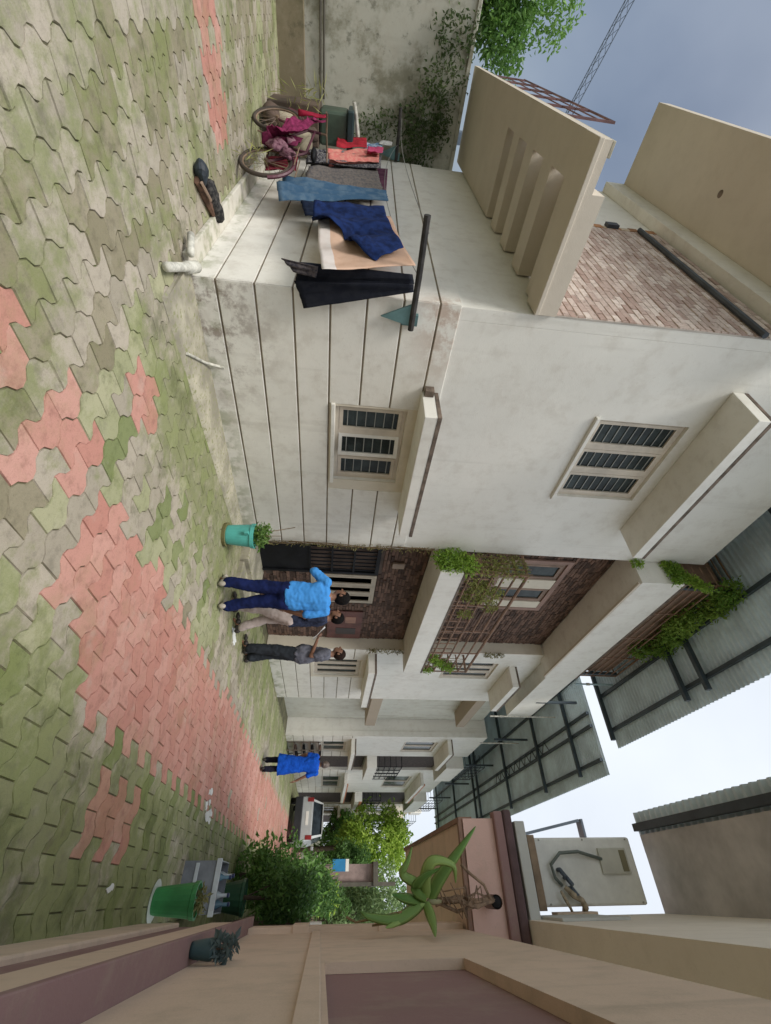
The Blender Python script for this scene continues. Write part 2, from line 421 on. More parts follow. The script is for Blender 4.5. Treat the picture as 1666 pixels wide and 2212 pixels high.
for i, (q, xm, ym, k) in enumerate(cand):
    cl = cls_at(xm, ym)
    if i < 300:
        key = (k, cl, i % 4)
        if key not in shapes:
            me = bpy.data.meshes.new('paver'); me.from_pydata([(x + random.uniform(-.0016, .0016), y + random.uniform(-.0022, .0022), z) for x, y, z in SH[k][0]], [], SH[k][1]); me.materials.append(pm_obj[cl]); shapes[key] = me
        o = bpy.data.objects.new('paver', shapes[key]); col.objects.link(o); o.parent = grd
        o.location = (xm, ym, random.uniform(-.003, .003)); o.rotation_euler = (random.gauss(0, .008), random.gauss(0, .008), random.gauss(0, .006))
    else:
        dz = random.uniform(-.003, .003); ta, tb = random.gauss(0, .008), random.gauss(0, .008)
        far.add([(xm + x + random.uniform(-.0015, .0015), ym + y + random.uniform(-.002, .002), z + dz + ta * x + tb * y) for x, y, z in SH[k][0]], SH[k][1], cl)
        far_r += [random.random()] * len(SH[k][1])
fo = far.build('paver_field', pm_att, grd); tag(fo, kind='stuff')
at = fo.data.attributes.new('rnd', 'FLOAT', 'FACE'); at.data.foreach_set('value', far_r)

# cement apron along the foot of the near house, and a narrow one under the drying clothes
ap = MB().add([(-4.33, 1.70, .0), (-3.68, 1.72, .0), (-4.0, 4.86, .0), (-4.06, 5.6, 0), (-4.33, 5.6, 0),
               (-4.33, 1.70, .045), (-3.72, 1.74, .028), (-4.03, 4.86, .028), (-4.08, 5.58, .028), (-4.33, 5.6, .045)],
              [(5, 6, 7, 8, 9), (0, 1, 6, 5), (1, 2, 7, 6), (2, 3, 8, 7), (3, 4, 9, 8)]).build('apron', CEMENT)
tag(ap, kind='structure')
ap2 = MB().box(-10.2, -4.33, 1.60, 1.80, 0, .05, bev=.01).build('side_apron', plaster('apron_white', (.66, .63, .55), .8, low=.6)); tag(ap2, kind='structure')
lane_far = MB().add([(-4.3, 33, -.012), (1.2, 33, -.012), (1.2, 120, -.012), (-4.3, 120, -.012)], [(0, 1, 2, 3)]).build('lane', mat('far_lane', (.42, .30, .25), .9, .15)); tag(lane_far, kind='structure')

# ================================================================== THE ROW OF HOUSES ON THE LEFT OF THE LANE
F = -4.32                       # plane of the street fronts
GZ = [.25 + .3565 * i for i in range(7)] + [2.61]
def bands(parent, y0, y1, hole=None, skip_first=False):
    """rusticated plaster courses of the ground floor, 2 cm proud, with recessed grooves between"""
    zs = [0] + GZ
    for z in GZ[:-1]:
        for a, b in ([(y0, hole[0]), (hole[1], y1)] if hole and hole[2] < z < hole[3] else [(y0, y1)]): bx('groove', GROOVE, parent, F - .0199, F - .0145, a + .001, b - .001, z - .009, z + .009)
    for i in range(len(zs) - 1):
        z0, z1 = zs[i] + (.0095 if i else -.02), zs[i + 1] - .0095
        segs = [(y0, y1)]
        if hole and z1 > hole[2] and z0 < hole[3]: segs = [(y0, hole[0]), (hole[1], y1)]
        for a, b in segs:
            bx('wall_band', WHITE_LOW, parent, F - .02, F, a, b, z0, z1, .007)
def window(parent, y0, y1, z0, z1, x=F, n=3, fm=None, open_mid=0, bars=7, depth=.10, shaded=False):
    fm = fm or FRAME
    xo = x - depth
    fr = MB()
    t = .045
    fr.box(xo - .05, xo + .03, y0, y0 + t, z0, z1); fr.box(xo - .05, xo + .03, y1 - t, y1, z0, z1)
    fr.box(xo - .05, xo + .03, y0 + t, y1 - t, z0, z0 + t); fr.box(xo - .05, xo + .03, y0 + t, y1 - t, z1 - t, z1)
    wpitch = (y1 - y0 - 2 * t) / n
    for i in range(1, n): fr.box(xo - .05, xo + .03, y0 + t + wpitch * i - .03, y0 + t + wpitch * i + .03, z0 + t, z1 - t)
    win = fr.build('window', fm, parent)
    for i in range(n):
        a = y0 + t + wpitch * i + (.032 if i else .002); b = y0 + t + wpitch * (i + 1) - (.032 if i < n - 1 else .002)
        s = MB(); st = .045; zz0, zz1 = z0 + t + .003, z1 - t - .003
        xi = xo + .012
        rot = open_mid if (i == 1 and open_mid) else 0
        def P(xx, yy, zz):
            if not rot: return (xx, yy, zz)
            c, s2 = math.cos(rot), math.sin(rot); dx, dy = xx - xi, yy - a
            return (xi + dx * c + dy * s2, a + dy * c - dx * s2, zz)
        def rb(mb, q): 
            m2 = MB().box(*q); mb.add([P(*v) for v in m2.v], m2.f)
        for q in ((xi - .02, xi + .022, a, a + st, zz0, zz1), (xi - .02, xi + .022, b - st, b, zz0, zz1),
                  (xi - .02, xi + .022, a + st, b - st, zz0, zz0 + st), (xi - .02, xi + .022, a + st, b - st, zz1 - st, zz1)): rb(s, q)
        s.build('sash', FRAME_W if rot else fm, win)
        g = MB(); rb(g, (xi - .008, xi - .002, a + st, b - st, zz0 + st, zz1 - st)); g.build('pane', GLASS, win)
        br = MB()
        for k in range(bars):
            zc = zz0 + st + (zz1 - zz0 - 2 * st) * (k + .5) / bars
            br.box(xo - .045, xo - .033, a + .01, b - .01, zc - .006, zc + .006) if False else rb(br, (xi + .003, xi + .011, a + st, b - st, zc - .0055, zc + .0055))
        br.build('grille', BARM, win)
    return win
def shade(parent, y0, y1, z0, z1, out=.47, m=None, lip=True, x=F):
    m = m or WHITE
    s = MB(); s.box(x - .02, x + out, y0, y1, z0, z1, bev=.008); o = s.build('sunshade', m, parent)
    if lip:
        l = MB(); l.box(x - .015, x + out + .004, y0 - .004, y1 + .004, z1 + .0005, z1 + .045); l.build('dark_edge', DARKLIP, o)
    return o
BRK = []
def brick_mat(name, c, c2, obj=False):
    m, t, b = nodes(name); p = pos(t)
    rnd = t.nodes.new('ShaderNodeObjectInfo').outputs['Random'] if obj else N(t, 'ShaderNodeAttribute', attribute_name='rnd').outputs['Fac']
    base = mixc(t, rnd, c, c2)
    base = mixc(t, mth(t, 'MULTIPLY', ramp(t, nz(t, p, 18, 5, .7), .45, .7), .5), base, tuple(v * .5 for v in c))
    t.links.new(base, b.inputs['Base Color']); b.inputs['Roughness'].default_value = .85
    bump(t, b, nz(t, p, 45, 5), .6, .01); return m
BRICK_DARK = brick_mat('brown_stone_cladding', (.055, .032, .023), (.21, .125, .09))
BRICK_PALE = brick_mat('pale_brick_tile', (.37, .26, .215), (.66, .57, .50), True)
BRICK_PALE2 = brick_mat('pale_brick_tile_rest', (.37, .26, .215), (.66, .57, .50))
MORTAR = mat('pale_mortar', (.46, .42, .37), .9, .15)
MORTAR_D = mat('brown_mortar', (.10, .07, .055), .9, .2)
def bricks_x(parent, x, y0, y1, z0, z1, bw=.19, bh=.062, holes=(), seed=3, name='stone_cladding'):
    """split stone cladding on a wall that faces the lane, one piece of geometry per stone"""
    rs = random.Random(seed); mb = MB(); rr = []
    nz_ = int((z1 - z0) / bh)
    for i in range(nz_):
        y = y0 - rs.random() * bw; z = z0 + i * bh
        while y < y1:
            wd = bw * rs.uniform(.55, 1.3); a, b = max(y0, y), min(y1, y + wd); y += wd
            if b - a < .02: continue
            if any(a < h[1] and b > h[0] and z < h[3] and z + bh > h[2] for h in holes): continue
            d = rs.uniform(.004, .024)
            mb.add([(x, a + .003, z + .003), (x, b - .003, z + .003), (x, b - .003, z + bh - .003), (x, a + .003, z + bh - .003),
                    (x + d, a + .007, z + .007), (x + d, b - .007, z + .007), (x + d, b - .007, z + bh - .007), (x + d, a + .007, z + bh - .007)],
                   [(4, 5, 6, 7), (0, 1, 5, 4), (1, 2, 6, 5), (2, 3, 7, 6), (3, 0, 4, 7)])
            rr += [rs.random()] * 5
    o = mb.build(name, BRICK_DARK, parent); at = o.data.attributes.new('rnd', 'FLOAT', 'FACE'); at.data.foreach_set('value', rr)
    tag(o, kind='stuff'); return o
def railing(parent, y0, y1, z0, z1, x, xin, n=5, m=None, name='railing', r=.014):
    m = m or RUST
    for k in range(n):
        z = z0 + (z1 - z0) * k / (n - 1)
        MB().tube([(xin, y0, z), (x, y0, z), (x, y1, z), (xin, y1, z)], r if k < n - 1 else r * 1.5, 6).build('rail', m, parent)
    ys = [y0 + (y1 - y0) * k / 4 for k in range(5)]
    for y in ys: MB().box(x - .012, x + .012, y - .012, y + .012, z0 - .10, z1).build('rail_post', m, parent)
LEAF_Y = leafmat('creeper_leaf', (.10, .17, .03), (.34, .38, .08))
LEAF_D = leafmat('creeper_dry_leaf', (.15, .13, .05), (.30, .27, .11))

# ---- house one: the corner house
h1 = thing('row_house', 'white two-storey corner house with grooved ground floor, drying clothes along its side wall', 'house', (F, 1.8, 0), 'row houses along the lane')
W1 = (3.09, 4.30, 1.40, 2.26); W2 = (2.98, 4.34, 4.60, 5.80)
core = MB(); core.box(-10.2, F - .20, 1.95, 5.8, -.02, 8.0); core.build('wall_core', WHITE, h1)
m_ = MB(); holes_grid(m_, 0, F - .20, F - .02, 1.95, 5.82, -.02, 8.0, [W1, W2]); m_.build('front_wall', WHITE, h1)
bx('side_wall', WHITE, h1, -10.2, F - .02, 1.82, 1.948, -.02, 8.0)
bands(h1, 1.80, 5.82, (W1[0] - .03, W1[1] + .18, 1.36, 2.36))
# window surround, a shade proud of the courses' back plane
sr = MB(); holes_grid(sr, 0, F - .0195, F - .006, W1[0] - .028, W1[1] + .178, 1.332, 2.378, [W1]); sr.build('window_surround', CREAM, h1)
zs = [0] + GZ
for i in range(len(zs) - 1):
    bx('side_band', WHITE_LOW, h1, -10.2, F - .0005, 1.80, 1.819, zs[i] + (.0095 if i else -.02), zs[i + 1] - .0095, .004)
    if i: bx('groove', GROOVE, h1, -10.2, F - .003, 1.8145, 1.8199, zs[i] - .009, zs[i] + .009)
window(h1, *W1, open_mid=R(13), fm=FRAME, bars=6); window(h1, *W2, fm=FRAME, bars=9)
bx('window_sill', WHITE, h1, F - .1, F + .03, W1[0] - .04, W1[1] + .04, W1[2] - .05, W1[2] - .003, .006)
bx('window_sill', WHITE, h1, F - .1, F + .03, W2[0] - .04, W2[1] + .04, W2[2] - .05, W2[2] - .003, .006)
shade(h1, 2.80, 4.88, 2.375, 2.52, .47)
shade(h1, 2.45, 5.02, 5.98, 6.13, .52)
bx('pipe_collar', DARKLIP, h1, F, F + .1, 2.72, 2.795, 2.40, 2.50)
# recess with the entrance: stone-clad back wall
XB = -4.62
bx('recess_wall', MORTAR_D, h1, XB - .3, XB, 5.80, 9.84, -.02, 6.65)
GATE = (5.86, 7.05, .02, 2.30); RW = (7.12, 8.16, 1.02, 2.28); UW = (6.36, 8.0, 4.62, 5.78)
bricks_x(h1, XB, 5.84, 9.84, 0, 3.2, holes=(GATE, RW), seed=3)
bricks_x(h1, XB, 5.84, 9.84, 3.6, 6.64, holes=(UW,), seed=4)
bx('block_return', WHITE, h1, XB - .1, F - .021, 5.76, 5.8195, 2.62, 6.6)
# gate
gt = MB(); gt.box(XB + .005, XB + .05, 5.87, 5.92, .02, 2.29); gt.box(XB + .005, XB + .05, 6.98, 7.04, .02, 2.29); gt.box(XB + .005, XB + .05, 5.92, 6.98, 2.22, 2.29)
gate = gt.build('gate', BLACKM, h1)
bx('gate_panel', BLACKM, gate, XB + .006, XB + .025, 5.93, 6.97, .03, 1.0)
for k in range(9): bx('gate_bar', BLACKM, gate, XB + .02, XB + .04, 5.98 + k * .115, 6.0 + k * .115, 1.0, 2.22)
for z in (1.0, 1.4, 1.8): bx('gate_rail', BLACKM, gate, XB + .018, XB + .045, 5.93, 6.97, z, z + .035)
window(h1, *RW, x=XB + .09, n=3, fm=mat('cream_frame', (.46, .40, .31), .6, .1), bars=0)
BRF = mat('brown_frame', (.26, .17, .12), .6, .2)
window(h1, 6.40, 6.92, UW[2], UW[3], x=XB + .10, n=1, fm=BRF, bars=0); window(h1, 7.24, 7.74, UW[2], UW[3], x=XB + .10, n=1, fm=BRF, bars=0)
bx('window_pier', CREAM, h1, XB + .001, XB + .05, 6.925, 7.235, UW[2], UW[3])
bx('window_pier', CREAM, h1, XB + .001, XB + .05, 7.745, 7.995, UW[2], UW[3])
for (a, b, c, d) in (UW,):
    q = MB(); holes_grid(q, 0, XB + .024, XB + .06, a - .09, b + .09, c - .09, d + .09, [(a, b, c, d)]); q.build('window_trim', mat('trim_brown', (.30, .19, .15), .7, .15), h1)
bx('meter_box', mat('meter_box_paint', (.26, .19, .14), .6, .2), h1, XB + .025, XB + .07, 6.60, 6.76, 2.52, 2.75, .01)
nb = bx('notice_board', mat('red_brown_board', (.13, .05, .04), .6, .25), h1, XB + .025, XB + .055, 8.5, 9.78, 1.35, 2.12, .008)
bx('board_plate', mat('copper_plate', (.30, .15, .10), .4, .2), nb, XB + .0555, XB + .062, 8.72, 9.0, 1.75, 1.98)
bx('board_plate', mat('dark_plate', (.03, .02, .02), .4, .2), nb, XB + .0555, XB + .062, 9.25, 9.55, 1.55, 2.0)
bx('door_step', CEMENT, h1, XB - .0, -3.98, 5.84, 7.2, -.02, .14, .015); bx('door_step', CEMENT, h1, -3.98, -3.66, 5.90, 6.9, -.02, .07, .015)
# balcony slab, roof slab
bx('balcony_slab', WHITE, h1, XB - .05, -3.90, 5.83, 10.05, 3.18, 3.58, .008)
bx('roof_slab', WHITE, h1, XB - .05, -3.90, 5.83, 10.15, 6.655, 7.43, .008)
bx('drip_edge', SOFF, h1, -3.95, -3.905, 5.88, 10.1, 6.62, 6.654)
lp = MB(); lp.box(-3.93, -3.893, 5.825, 10.055, 3.581, 3.615); lp.build('dark_edge', DARKLIP, h1)
lp = MB(); lp.box(-3.93, -3.893, 5.825, 10.155, 7.431, 7.47); lp.build('dark_edge', DARKLIP, h1)
railing(h1, 5.86, 10.0, 3.70, 4.66, -3.93, XB + .03, n=6, r=.018)
for k in range(6): bx('rail_upright', RUST, h1, XB + .10 + k * .115, XB + .118 + k * .115, 5.85, 5.87, 3.62, 4.66)
for k in range(16): bx('rail_upright', RUST, h1, -3.938, -3.922, 6.0 + k * .25, 6.016 + k * .25, 3.62, 4.05)
railing(h1, 5.86, 10.0, 7.60, 8.40, -3.93, XB - .1, n=6)
bx('terrace_wall', mat('terrace_brown', (.25, .16, .11), .8, .2), h1, XB - .5, -4.05, 5.95, 10.0, 7.44, 8.25)
# side balcony with the slotted soffit
SB = MB()
slits = [(-7.42, -7.05), (-6.75, -6.36), (-6.05, -5.62), (-5.30, -4.86)]
ed = [-10.95] + [v for s in slits for v in s] + [-4.30]
for i in range(0, len(ed), 2): SB.box(ed[i], ed[i + 1], .80, 1.80, 3.37, 3.55)
SB.box(-10.95, -4.30, .45, .80, 3.37, 3.44)
for a, b in slits: SB.box(a, b, .80, 1.80, 3.54, 3.55)
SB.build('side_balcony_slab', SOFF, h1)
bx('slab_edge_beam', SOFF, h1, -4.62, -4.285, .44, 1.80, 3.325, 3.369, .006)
bx('balcony_kerb', plaster('upstand_dirty', (.5, .47, .38), .8, moss=.4), h1, -10.95, -4.30, .452, .56, 3.441, 3.47, .006)
MRL = mat('maroon_rail', (.17, .09, .09), .6, .2)
for k in range(3): MB().tube([(-10.8, .52, 3.92 + .17 * k), (-6.35, .52, 3.92 + .17 * k)], .007 if k < 2 else .012, 6).build('rail', MRL, h1)
for k in range(6): bx('rail_post', MRL, h1, -6.37 - k * .86, -6.345 - k * .86, .51, .535, 3.45, 4.27)
bx('balcony_planter', mat('orange_planter', (.42, .24, .12), .7, .2), h1, -8.4, -6.5, .58, .74, 3.56, 3.86, .01)
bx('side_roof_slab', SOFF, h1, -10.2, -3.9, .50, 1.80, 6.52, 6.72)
bx('soffit_beam', WHITE, h1, -10.2, F + .002, 1.66, 1.818, 6.16, 6.515)
SB2 = MB(); SB2.ball((-7.3, 1.15, 6.52), .05, .05, .02); SB2.build('ceiling_hook', DARKLIP, h1)
# pale brick panel over the balcony: every tile its own piece
px0, px1, pz0, pz1 = -7.62, -4.335, 3.56, 6.14
bx('brick_backing', MORTAR, h1, px0, px1, 1.802, 1.8185, pz0, pz1)
tile = {}
lst = []
bh, bw = .078, .21
for i in range(int((pz1 - pz0) / bh)):
    off = (i % 2) * bw / 2
    x = px0 - off
    while x < px1 - .01:
        a, b = max(px0, x), min(px1, x + bw); x += bw
        if b - a < .03: continue
        lst.append((a, b, pz0 + i * bh))
def bmesh_tile(wd, d):
    k = (round(wd, 3), d)
    if k not in tile:
        me = bpy.data.meshes.new('brick'); h_ = bh - .008
        me.from_pydata([(.004, 0, 0), (wd - .004, 0, 0), (wd - .004, 0, h_), (.004, 0, h_), (.008, -d, .004), (wd - .008, -d, .004), (wd - .008, -d, h_ - .004), (.008, -d, h_ - .004)],
                       [], [(4, 5, 6, 7), (0, 1, 5, 4), (1, 2, 6, 5), (2, 3, 7, 6), (3, 0, 4, 7)])
        me.materials.append(BRICK_PALE); tile[k] = me
    return tile[k]
lst.sort(key=lambda q: (q[0] + 4.4) ** 2 * .6 + (q[2] - 4.6) ** 2)
rest = MB(); rrr = []
for i, (a, b, z) in enumerate(lst):
    d = random.choice((.006, .010, .014))
    if i < 300:
        o = bpy.data.objects.new('brick', bmesh_tile(b - a, d)); col.objects.link(o); o.parent = h1
        o.location = Vector((a, 1.803, z)) - parent_loc(h1)
    else:
        me = bmesh_tile(b - a, d); rest.add([(v.co.x + a, v.co.y + 1.803, v.co.z + z) for v in me.vertices], [tuple(p.vertices) for p in me.polygons]); rrr += [random.random()] * 5
ro = rest.build('brick_rest', BRICK_PALE2, h1); tag(ro, kind='stuff'); at = ro.data.attributes.new('rnd', 'FLOAT', 'FACE'); at.data.foreach_set('value', rrr)
for k in range(16):   # toothed orange edge of the panel
    bx('edge_brick', mat('orange_brick_edge', (.42, .20, .08), .8, .3) if k % 2 else mat('cream_brick_edge', (.62, .50, .36), .8, .2), h1, px0 - (.14 if k % 2 else .10), px0 - .002, 1.79, 1.8185, 3.8 + k * .145, 3.8 + k * .145 + .138)
MB().tube([(px0 + .02, 1.76, 5.80), (-4.30, 1.76, 5.80)], .035, 8).build('conduit', mat('dark_conduit', (.05, .06, .07), .6, .2), h1)
bx('wall_switch_box', mat('dark_conduit2', (.03, .035, .045), .6, .2), h1, -7.76, -7.62, 1.74, 1.79, 5.30, 5.48)

# ---- the other houses of the row
def upper_front(root, y0, y1, hole, top=7.6, m=WHITE):
    q = MB(); holes_grid(q, 0, F - .20, F - .02, y0, y1, -.02, top, hole); q.build('front_wall', m, root)
h2 = thing('row_house', 'white house of the row behind the man with the paper, before the open gap', 'house', (F, 9.84, 0), 'row houses along the lane')
bx('wall_core', WHITE, h2, -10.2, F - .20, 9.88, 13.25, -.02, 7.6)
A1 = (10.45, 11.5, 1.05, 2.22); A2 = (10.45, 11.5, 4.35, 5.7)
upper_front(h2, 9.86, 13.25, [A1, A2]); bands(h2, 9.85, 13.25, (A1[0] - .03, A1[1] + .1, 1.0, 2.36))
bx('wall_return', CREAM, h2, XB, F - .021, 9.845, 9.879, 0, 6.6)
q = MB(); holes_grid(q, 0, F - .0195, F - .006, A1[0] - .028, A1[1] + .098, .98, 2.378, [A1]); q.build('window_surround', CREAM, h2)
window(h2, *A1, bars=0); window(h2, *A2, bars=0)
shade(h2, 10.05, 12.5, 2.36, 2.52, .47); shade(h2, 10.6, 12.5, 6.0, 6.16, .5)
bx('roof_edge', WHITE, h2, -10.2, -3.95, 10.16, 13.3, 6.75, 7.5, .008)
# set-back part in the gap
bx('setback_wall', plaster('setback_plaster', (.66, .66, .58), .8, streak=.6), h2, -10, -4.95, 13.26, 17.28, -.02, 7.3)
bx('setback_shade', plaster('shade_dirty', (.42, .35, .27), .8), h2, -4.95, -4.45, 13.6, 16.4, 2.75, 3.1, .01)
bx('setback_shade', MATS['shade_dirty'], h2, -4.95, -4.45, 13.6, 16.4, 6.0, 6.3, .01)
bx('setback_door', mat('grey_green_door', (.16, .17, .15), .6, .3), h2, -4.95, -4.92, 13.6, 14.6, .05, 2.1)
h3 = thing('row_house', 'white house of the row just past the gap, behind the walker in blue', 'house', (F, 17.3, 0), 'row houses along the lane')
def far_house(root, ya, yb, yc, accent=None, m=WHITE, twoside=True):
    """block ya..yb then recess yb..yc"""
    bx('wall_core', m, root, -10.2, F - .20, ya + .02, yc, -.02, 7.4)
    a, b = ya + .25 * (yb - ya), ya + .75 * (yb - ya)
    B1 = (a, b, 1.25, 2.2); B2 = (a, b, 4.4, 5.7)
    upper_front(root, ya, yb, [B1, B2], 7.4, m); bands(root, ya, yb, (a - .03, b + .03, 1.2, 2.36))
    window(root, *B1, n=2, bars=0); window(root, *B2, n=2, bars=0)
    sm = m
    for z in (2.36, 5.95):
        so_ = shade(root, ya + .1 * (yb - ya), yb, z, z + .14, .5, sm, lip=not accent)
        if accent: bx('orange_edge', accent, so_, F + .44, F + .506, ya + .1 * (yb - ya) - .004, yb + .004, z + .1405, z + .19)
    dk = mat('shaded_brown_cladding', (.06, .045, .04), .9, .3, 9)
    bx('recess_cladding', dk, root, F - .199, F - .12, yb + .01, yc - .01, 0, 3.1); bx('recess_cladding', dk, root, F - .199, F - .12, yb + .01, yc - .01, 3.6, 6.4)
    bx('balcony_slab', m, root, F - .1, -3.9, yb, yc, 3.15, 3.56, .008); bx('roof_slab', m, root, F - .19, -3.9, yb, yc + .1, 6.45, 7.2, .008)
    if accent: bx('balcony_band', accent, root, -3.9, -3.89, yb + .01, yc - .01, 3.4, 3.555)
    railing(root, yb + .05, yc - .05, 3.66, 4.6, -3.95, F - .1, m=BLACKM, r=.012)
    railing(root, yb + .05, yc - .05, 7.3, 8.1, -3.95, F - .1, n=6, m=STEELB, r=.012)
    for k in range(12): bx('railing_bar', BLACKM, root, -3.955, -3.945, yb + .1 + k * (yc - yb - .2) / 11, yb + .11 + k * (yc - yb - .2) / 11, 3.56, 4.6)
far_house(h3, 17.3, 20.3, 22.9)
sh = MB()
for k in range(4): sh.box(-4.30, -4.0, 18.0, 19.8, .25 + k * .3, .28 + k * .3)
for y in (18.0, 19.77):
    for x in (-4.3, -4.03): sh.box(x, x + .03, y, y + .03, 0, 1.25)
ORG = mat('orange_trim', (.55, .22, .12), .7, .15)
h4 = thing('row_house', 'white house of the row with orange edged sunshades, left of the car', 'house', (F, 22.95, 0), 'row houses along the lane')
far_house(h4, 22.95, 28.8, 33.0, ORG)
h5 = thing('row_house', 'farthest cream house of the row, half hidden by the trees', 'house', (F, 33.05, 0), 'row houses along the lane')
far_house(h5, 33.05, 38, 43, ORG, CREAM)
bx('roof_tank', FRAME_W, h5, -4.9, -4.2, 36, 37, 7.4, 8.2, .05)
rack = thing('shoe_rack', 'dark open shelf of shoes against the far white house', 'rack', (-4.15, 18.9, 0))
sh.build('shelf_frame', mat('shelf_brown', (.14, .11, .09), .7, .2), rack)
for k in range(4):
    for j in range(5):
        q = MB(); q.ball((-4.15, 18.2 + j * .35, .33 + k * .3), .12, .06, .05); q.build('shoe', BLACKM if (j + k) % 3 else mat('brown_shoe', (.12, .07, .05), .6, .2), rack)

# ---- roof sheets over the row, on blue-grey steel frames
def roof_sheet(label, x0, x1, y0, y1, z, pitch=.11, amp=.018, xs=(), ys=(), slope=0., cross=True):
    root = thing('roof_sheet', label, 'roof sheet', ((x0 + x1) / 2, (y0 + y1) / 2, z), 'corrugated sheets over the terraces')
    mb = MB(); n = int((y1 - y0) / pitch * 4); vs = []; fs = []
    for i in range(n + 1):
        y = y0 + (y1 - y0) * i / n; ph = i % 4; dz = amp * (1 if ph in (0, 1) else -1)
        for x in (x0, x1): vs.append((x, y, z + dz + slope * (x - x0)))
    for i in range(n): fs.append((2 * i, 2 * i + 2, 2 * i + 3, 2 * i + 1))
    o = mb.add(vs, fs)
    sh_ = o.build('corrugated_sheet', SHEET, root)
    so = sh_.modifiers.new('thickness', 'SOLIDIFY'); so.thickness = .004
    for x in xs: bx('purlin', STEELB, root, x - .035, x + .035, y0 + .05, y1 - .05, z - amp - .075 + slope * (x - x0), z - amp - .004 + slope * (x - x0))
    for y in ys:
        MB().add([(xx, yy, z - .11 - dz + slope * (xx - x0)) for dz in (0, .09) for xx in (x0 + .3, x1 - .15) for yy in (y - .04, y + .04)],
                 [(0, 1, 3, 2), (4, 6, 7, 5), (0, 4, 5, 1), (2, 3, 7, 6), (0, 2, 6, 4), (1, 5, 7, 3)]).build('rafter', STEELB, root)
    return root
s1 = roof_sheet('corrugated roof sheet with steel frame over the corner house terrace', -9.5, -2.56, 1.2, 11.0, 8.5, xs=(-2.95, -3.75, -5.5, -7.5), ys=(2.0, 4.5, 7.4, 8.0, 10.85))
s2 = roof_sheet('long corrugated roof sheet over the farther terraces', -9.5, -2.15, 11.75, 33.0, 8.5, xs=(-2.5, -3.3, -3.62, -4.6, -6.5), ys=(12.9, 15.3, 18.6, 22.5, 23.2, 27, 31.5))
for (a, b) in ((-3.95, 6.0), (-3.95, 9.9)): bx('post', STEELB, s1, a - .03, a + .03, b - .03, b + .03, 7.45, 8.38)
for b in (12.1, 16, 20, 24, 28, 32): bx('post', STEELB, s2, -4.0, -3.94, b - .03, b + .03, 7.2, 8.38)
tr = MB()
for k in range(10):
    a = 14.5 + k * .55; tr.tube([(-3.3, a, 8.38), (-3.62, a + .27, 8.38), (-3.3, a + .55, 8.38)], .015, 5)
tr.build('truss_web', STEELB, s2)
for i, (y, z0, z1, x) in enumerate(((10.35, 7.5, 9.2, -3.85), (13.2, 6.2, 8.2, -3.9), (16.4, 6.8, 8.2, -3.95))):
    p = thing('roof_pipe', ['pale blue water pipe standing before the gap between the roof sheets', 'thin white pipe rising at the end of the second house', 'thin white pipe rising above the set-back gap'][i], 'pipe', (x, y, z0), 'pipes on the terraces')
    MB().tube([(x, y, z0), (x, y, z1)], .022, 8).build('pipe_shaft', mat('pale_blue_pvc', (.40, .55, .60), .4, .1) if i == 0 else PVC, p)
    MB().tube([(x, y, z0 + .3), (x, y, z0 + .38)], .034, 8).build('pipe_clip', PVC, p)

# ================================================================== END WALL, TREE AND MAST ON THE FAR LEFT
cw = thing('compound_wall', 'tall cement compound wall blotched with moss at the end of the side yard', 'wall', (-10.75, 4, 0))
bx('wall_face', COMPW, cw, -11.0, -10.75, -9, 24, -.03, 3.2)
bx('coping', COMPW, cw, -11.04, -10.71, -9, 24, 3.201, 3.27, .01)
bx('plinth', plaster('brown_plinth', (.24, .20, .13), .7, moss=.5), cw, -10.749, -10.66, -9, 1.5, -.03, .44, .012)
for z in (.70, .76): MB().tube([(-10.71, -9, z), (-10.71, 1.15, z)], .018, 8).build('pipe', mat('dark_wall_pipe', (.10, .09, .07), .6, .2), cw)
cr = tag(leaves('wall_creeper', leafmat('dark_creeper', (.02, .045, .015), (.12, .17, .06)), None,
     [((-10.62, .2 + .45 * k + random.uniform(-.1, .1), 2.95 - .12 * k % .5), (.12, .32, .42)) for k in range(6)] +
     [((-10.66, 1.35 + random.uniform(-.2, .35), 2.9 - .33 * k), (.06, .28 - .02 * k, .24)) for k in range(5)], 2600, .07, seed=5), 'dark green creeper hanging over the mossy compound wall', 'creeper')
def tree(name, label, base, crown, m, n, size, trunk_h, trunk_r=.14, seed=1, group=None, tint=(0, 1), limbs=6):
    root = thing(name, label, 'tree', base, group)
    t = MB(); b = Vector(base); rs = random.Random(seed)
    top = b + Vector((rs.uniform(-.2, .2), rs.uniform(-.2, .2), trunk_h))
    t.tube([b - Vector((0, 0, .05)), b.lerp(top, .35) + Vector((.06, .03, 0)), b.lerp(top, .7), top], [trunk_r * 1.3, trunk_r, trunk_r * .85, trunk_r * .65], 10)
    for k in range(limbs):
        c = Vector(crown[rs.randrange(len(crown))][0]); s = b.lerp(top, rs.uniform(.6, 1)); md = s.lerp(c, .5) + Vector((0, 0, .15))
        t.tube([s, md, c], [trunk_r * .45, trunk_r * .28, .02], 6)
    t.build('trunk', mat('bark', (.10, .075, .05), .9, .3, 6, .5), root, smooth=True)
    leaves('crown', m, root, crown, n, size, tint=tint, seed=seed)
    return root
GREEN_MID = leafmat('mid_leaf', (.05, .13, .03), (.20, .36, .08), .3); GREEN_DK = leafmat('dark_leaf', (.03, .08, .022), (.12, .23, .055), .3)
GREEN_BR = leafmat('bright_leaf', (.14, .26, .03), (.42, .55, .10), .35)
